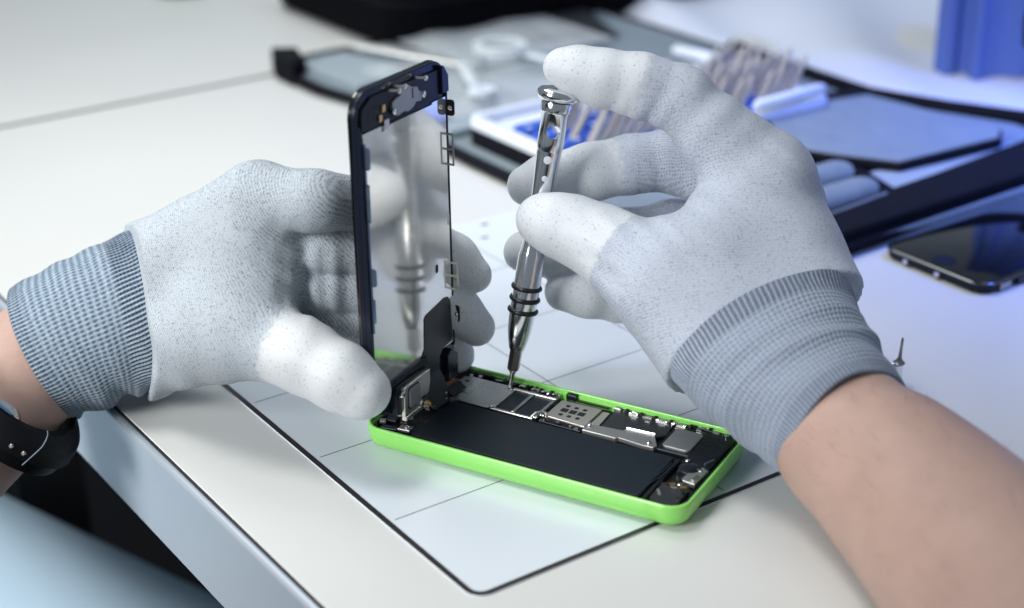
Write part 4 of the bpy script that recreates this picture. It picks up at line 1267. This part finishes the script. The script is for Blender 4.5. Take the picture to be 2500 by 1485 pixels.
def ring_thing(name, u, v, z, ro, ri, hgt, m, label, cat):
    o = MB().lathe([(ri, 0), (ro, 0), (ro, hgt), (ri, hgt), (ri, 0)], (0, 0, 0), (0, 0, 1), 40).build(name, m, None, True, 40)
    o.data.polygons[-1].use_smooth = False
    bm = bmesh.new(); bm.from_mesh(o.data)
    bmesh.ops.delete(bm, geom=[f for f in bm.faces if len(f.verts) > 4], context='FACES')
    bmesh.ops.remove_doubles(bm, verts=bm.verts, dist=1e-6); bm.to_mesh(o.data); bm.free()
    o.location = Vector(T(u, v, z) * S)
    return tag(o, label, cat)


ring_thing('plastic_ring', -397, 253, 17.0, 17, 11.5, 4, M['bag_clear'], 'clear plastic ring lying in the large pouch', 'ring')
ring_thing('washer', -336, 198, 14.0, 8.0, 2.2, 2.5, M['white_plastic'], 'small white washer beside the white bit box', 'washer')
tw = empty('tweezers', T(-445, 205, 10))
for du in (-2.5, 2.5):
    MB().tube([T(0, -55, 3) + T(du * 0.2, 0), T(0, -20, 4) + T(du, 0), T(0, 20, 4) + T(du, 0), T(0, 52, 3)], [(1.0, .6), (3.0, .8), (4.0, .8), (3.4, .8)], 8).build('arm', M['tray_steel'], tw, True)
tw.rotation_euler = (0, 0, math.radians(-68))
tag(tw, 'pale steel tweezers lying on the grey pocket at the left of the tool case', 'tweezers')
for (u, v, z, L_, a, m, lb) in ((-362, 270, 15, 60, 20, 'bag_clear', 'clear plastic spudger inside the large pouch, next to the ring'), (-372, 212, 15, 52, -25, 'bag_clear', 'clear plastic spudger nearest the washer')):
    o = MB().tube([(-L_ / 2, 0, 0), (-L_ / 3, 0, 0), (L_ / 3, 0, 0), (L_ / 2, 0, 0)], [(2, .8), (4, 1.5), (4, 1.5), (2.4, .8)], 8).build('spudger', M[m], None, True)
    o.location = Vector(T(u, v, z) * S); o.rotation_euler = (0, 0, TA + math.radians(a))
    tag(o, lb, 'spudger')

# bit box
bx = empty('bit_box', T(-243, 246, 6.1))
BO = T(-243, 246, 6.1)
bsub = lambda p: np.array(p) - BO
tag(bx, 'white bit box with a black base and blue bit holders, behind the screwdriver', 'bit box')
MB().prism(Tq(rrect(-289, -193, 155, 338, 8, 6)), 6.2, 14.0, 1.0).build('base', M['case_black'], bx, xf=bsub)
vs_, fs_ = loft_rr(-291, -195, 157, 336, 7, [(0, 14.2), (0, 19.0), (0.8, 20.0), (5.0, 20.0), (6.0, 19.0), (6.5, 15.0)], 6)
mesh_obj('tray', [bsub(T(x, y, z)) for x, y, z in vs_], fs_, M['white_plastic'], bx, True, 40)
for u0 in (-262, -248, -234, -220):
    h_ = MB().prism(Tq([(u0, 168), (u0 + 11, 168), (u0 + 11, 328), (u0, 328)]), 15.0, 19.5 + (u0 + 262) * -0.04, 1.0).build('bit_holder', M['holder_blue'], bx, xf=bsub)
    for q in range(15):
        c_ = T(u0 + 8.6, 172 + q * 10.5, 0)
        MB().prism([c_[:2] + TU * -1.4 + TV * -1.2, c_[:2] + TU * 1.4 + TV * -1.2, c_[:2] + TU * 1.4 + TV * 1.2, c_[:2] + TU * -1.4 + TV * 1.2], 18.0, 19.7 + (u0 + 262) * -0.04).build('number_mark', M['white_plastic'], h_, xf=bsub)
# individual bits standing in the holders
bit0 = None
bi = random.Random(5)
for r_, u0 in enumerate((-256.5, -242.5, -228.5, -214.5)):
    for q in range(20):
        if bi.random() < ((0.75, 0.12, 0.6, 0.10) if q < 8 else (0.3, 0.2, 0.2, 0.25))[r_]:
            continue
        if bit0 is None:
            bit0 = empty('screwdriver_bit')
            MB().lathe([(2.1, 0), (2.1, 18), (1.8, 19)], (0, 0, 0), (0, 0, 1), hexa=True).build('shank', M['bit_tan'], bit0)
            MB().lathe([(1.7, 18.6), (1.5, 19.5), (1.4, 24), (1.2, 25)], (0, 0, 0), (0, 0, 1), 10).build('tip', M['bit_tan'], bit0, True)
            b_ = bit0
        else:
            b_ = bit0.copy(); COL.objects.link(b_)
            for chd in bit0.children:
                c_ = chd.copy(); COL.objects.link(c_); c_.parent = b_
        b_.location = Vector(T(u0, 181 + q * 7.3, 17.0) * S)
        b_.scale = (1.0, 1.0, bi.uniform(0.82, 1.18))
        b_.rotation_euler = (math.radians(-36 + bi.uniform(-2.5, 2.5)), math.radians(-4 + bi.uniform(-2.5, 2.5)), TA)
        tag(b_, 'steel screwdriver bit standing in a blue holder of the white bit box', 'bit', 'bits in the blue holders')
for (u, v, L_, a, lb) in ((-287, 322, 44, 10, 'white plastic stick lying across the far left end of the bit box'), (-197, 305, 52, 92, 'white plastic stick along the right rim of the bit box')):
    o = MB().tube([(-L_ / 2, 0, 0), (-L_ / 2 + 3, 0, 0), (L_ / 2 - 3, 0, 0), (L_ / 2, 0, 0)], [2.0, 3.2, 3.2, 2.4], 12).build('plastic_stick', M['white_plastic'], None, True)
    o.location = Vector(T(u, v, 25) * S); o.rotation_euler = (0, 0, TA + math.radians(a))
    tag(o, lb, 'stick')

# ------------------------------------------------------------------ other things on the tables
bb = empty('black_bag', T(-560, 420, 0))
vs_, fs_ = loft_rr(-660, -470, 226, 640, 26, [(6, 0.2), (1, 4), (0, 14), (2, 40), (8, 58), (20, 66)], 8)
BBO = T(-560, 420, 0)
mesh_obj('bag_body', [np.array(T(x, y, z)) - BBO for x, y, z in vs_], fs_, M['black_bag'], bb, True, 50)
vs_, fs_ = loft_rr(-661, -469, 225, 641, 26, [(0, 30), (-0.8, 31), (-0.8, 33), (0, 34)], 8)
mesh_obj('zip', [np.array(T(x, y, z)) - BBO for x, y, z in vs_], fs_[:-2], M['case_black'], bb)
tag(bb, 'black soft bag at the top edge, behind the tool case', 'bag')
gt = MB().lathe([(13, 0), (19, 0), (20, 1), (20, 17), (19, 18), (13, 18), (13, 0)], (0, 0, 0), (0, 0, 1), 40).build('tape_roll', M['green_tape'], None, True, 40)
gt.location = Vector(T(-738, 192, 0.2) * S)
tag(gt, 'dark green tape roll on the far table, cut by the top edge', 'tape roll')

# spare display lying face up at the right
sp_ = empty('spare_phone_screen', T(-28, 288, 0))
SO = T(-28, 288, 0)
ssub = lambda p: np.array(p) - SO
tag(sp_, 'black glass phone screen lying face up on the table at the right', 'phone display')


def srr(z_prof, ins0=0):
    v_, f_ = loft_rr(-54 + ins0, 5 - ins0, 224 + ins0, 350 - ins0, 8, z_prof, 8)
    return [ssub(T(x, y, z)) for x, y, z in v_], f_


v_, f_ = srr([(1.5, 0.3), (0.6, 1.0), (0.4, 3.4), (0.8, 3.9)])
mesh_obj('frame', v_, f_, M['black_frame'], sp_, True, 40)
v_, f_ = srr([(0.0, 3.95), (0.0, 4.7), (0.5, 5.1)])
mesh_obj('glass', v_, f_, M['screen_glass'], sp_, True, 50)
hbv = MB().lathe([(0.05, 5.12), (5.2, 5.12), (5.4, 5.3), (4.4, 5.35), (0.05, 5.2)], (0, 0, 0), (0, 0, 1), 32)
hbv.build('home_button', M['black_plastic'], sp_, True, xf=lambda p: ssub(T(-25, 233.0)) + np.array(p))
for u in (-38, -20):
    MB().prism(Tq([(u - 1.2, 223.0), (u + 1.2, 223.0), (u + 1.2, 224.6), (u - 1.2, 224.6)]), 1.5, 3.4).build('lug', M['bright'], sp_, xf=ssub)
for v, m in ((238, 'dull'), (250, 'tab_dark'), (262, 'dull')):
    MB().prism(Tq([(4.4, v - 3.5), (5.6, v - 3.5), (5.6, v + 3.5), (4.4, v + 3.5)]), 0.6, 3.6).build('lug', M[m], sp_, xf=ssub)

# loose bit standing behind the forearm
lb_ = empty('loose_bit', on_z(2186, 945, 0))
MB().lathe([(2.0, 0.2), (2.3, 0.8), (2.3, 9.6), (2.0, 10.2), (1.2, 10.6)], (0, 0, 0), (0.0, 0.0, 1), hexa=True).build('shank', M['chrome'], lb_)
MB().lathe([(2.2, 10.2), (2.3, 10.6), (1.4, 11.4), (0.8, 12.6), (0.55, 16), (0.5, 20.4), (0.25, 21.0)], (0, 0, 0), (0.05, 0.0, 1), 14).build('tip', M['bitsteel'], lb_, True)
tag(lb_, 'single steel bit standing point up on the table behind the bare forearm', 'bit')

# pale upright cloth screen and a dark lamp foot far right
cs = MB()
base_ = [on_z(2480, 30, 0), on_z(2370, 100, 0), on_z(2285, 165, 0), on_z(2280, 190, 0), on_z(2320, 204, 0), on_z(2400, 214, 0), on_z(2520, 234, 0), on_z(2700, 262, 0), on_z(2900, 290, 0)]
pts_, nrm_ = [], []
for q in range(121):
    t_ = q / 120 * (len(base_) - 1); k0 = min(int(t_), len(base_) - 2); f_ = t_ - k0
    a_, b2_ = base_[k0], base_[k0 + 1]
    d_ = (b2_ - a_) / np.linalg.norm(b2_ - a_); n_ = np.array([-d_[1], d_[0]])
    p_ = a_ + (b2_ - a_) * f_
    pts_.append(tuple(p_[:2] + n_ * min(1, max(0, (q - 38) / 20)) * (3 * math.sin(q * 0.42) + 4 * math.sin(q * 0.23)))); nrm_.append(n_)
ca_ = base_[3]
back = [tuple(np.array(p) + n_ * 5) for p, n_ in zip(pts_[::-1], nrm_[::-1])]
cs.prism(pts_ + back, 0.3, 420)
CO_ = np.array([ca_[0], ca_[1], 0])
co = cs.build('cloth_screen', M['curtain'], None, xf=lambda p: np.array(p) - CO_)
co.location = Vector(CO_ * S)
tag(co, 'blue pleated cloth screen standing at the back right of the table', 'screen')
sh_v, sh_f = [], []
E0 = [on_z(x, y, 0) for x, y in ((1560, 60), (1790, 118), (2080, 218), (2290, 262), (2560, 290))]
E1 = [on_z(x, y, 0) for x, y in ((1330, -130), (1700, -190), (2050, -220), (2400, -200), (2900, -60))]
NU_, NV_ = 40, 30
for i in range(NU_ + 1):
    t_ = i / NU_ * 4; k0 = min(int(t_), 3); f_ = t_ - k0
    a_, b2_ = E0[k0] * (1 - f_) + E0[k0 + 1] * f_, E1[k0] * (1 - f_) + E1[k0 + 1] * f_
    for j in range(NV_ + 1):
        p_ = a_ + (b2_ - a_) * (j / NV_)
        e_ = min(1, min(i, NU_ - i, j, NV_ - j) / 3)
        sh_v.append(p_ + np.array([0, 0, 0.6 + e_ * (5 + 4 * math.sin(i * .35 + j * .22) + 3 * math.sin(j * .5 - i * .2))]))
for i in range(NU_):
    for j in range(NV_):
        a = i * (NV_ + 1) + j
        sh_f.append((a, a + NV_ + 1, a + NV_ + 2, a + 1))
SHO = np.array([E0[2][0], E0[2][1], 0.0])
sho = mesh_obj('white_sheet', [p - SHO for p in sh_v], sh_f, M['sheet'], None, True)
sho.location = Vector(SHO * S)
sho.modifiers.new('thick', 'SOLIDIFY').thickness = 0.0006
tag(sho, 'pale rumpled sheet spread on the table behind the tool case, in bluish light', 'sheet')
lf = empty('stand', on_z(2552, 226, 0))
MB().lathe([(16, 0.2), (17, 3), (15, 8), (6, 12), (5, 20)], (0, 0, 0), (0, 0, 1), 40).build('foot', M['black_bag'], lf, True)
MB().lathe([(9, 19), (13, 24), (17, 30), (18, 42), (17, 58), (12, 66), (4, 68)], (0, 0, 0), (0, 0, 1), 32).build('head', M['black_bag'], lf, True)
tag(lf, 'small black round stand cut by the right edge of the picture', 'stand')
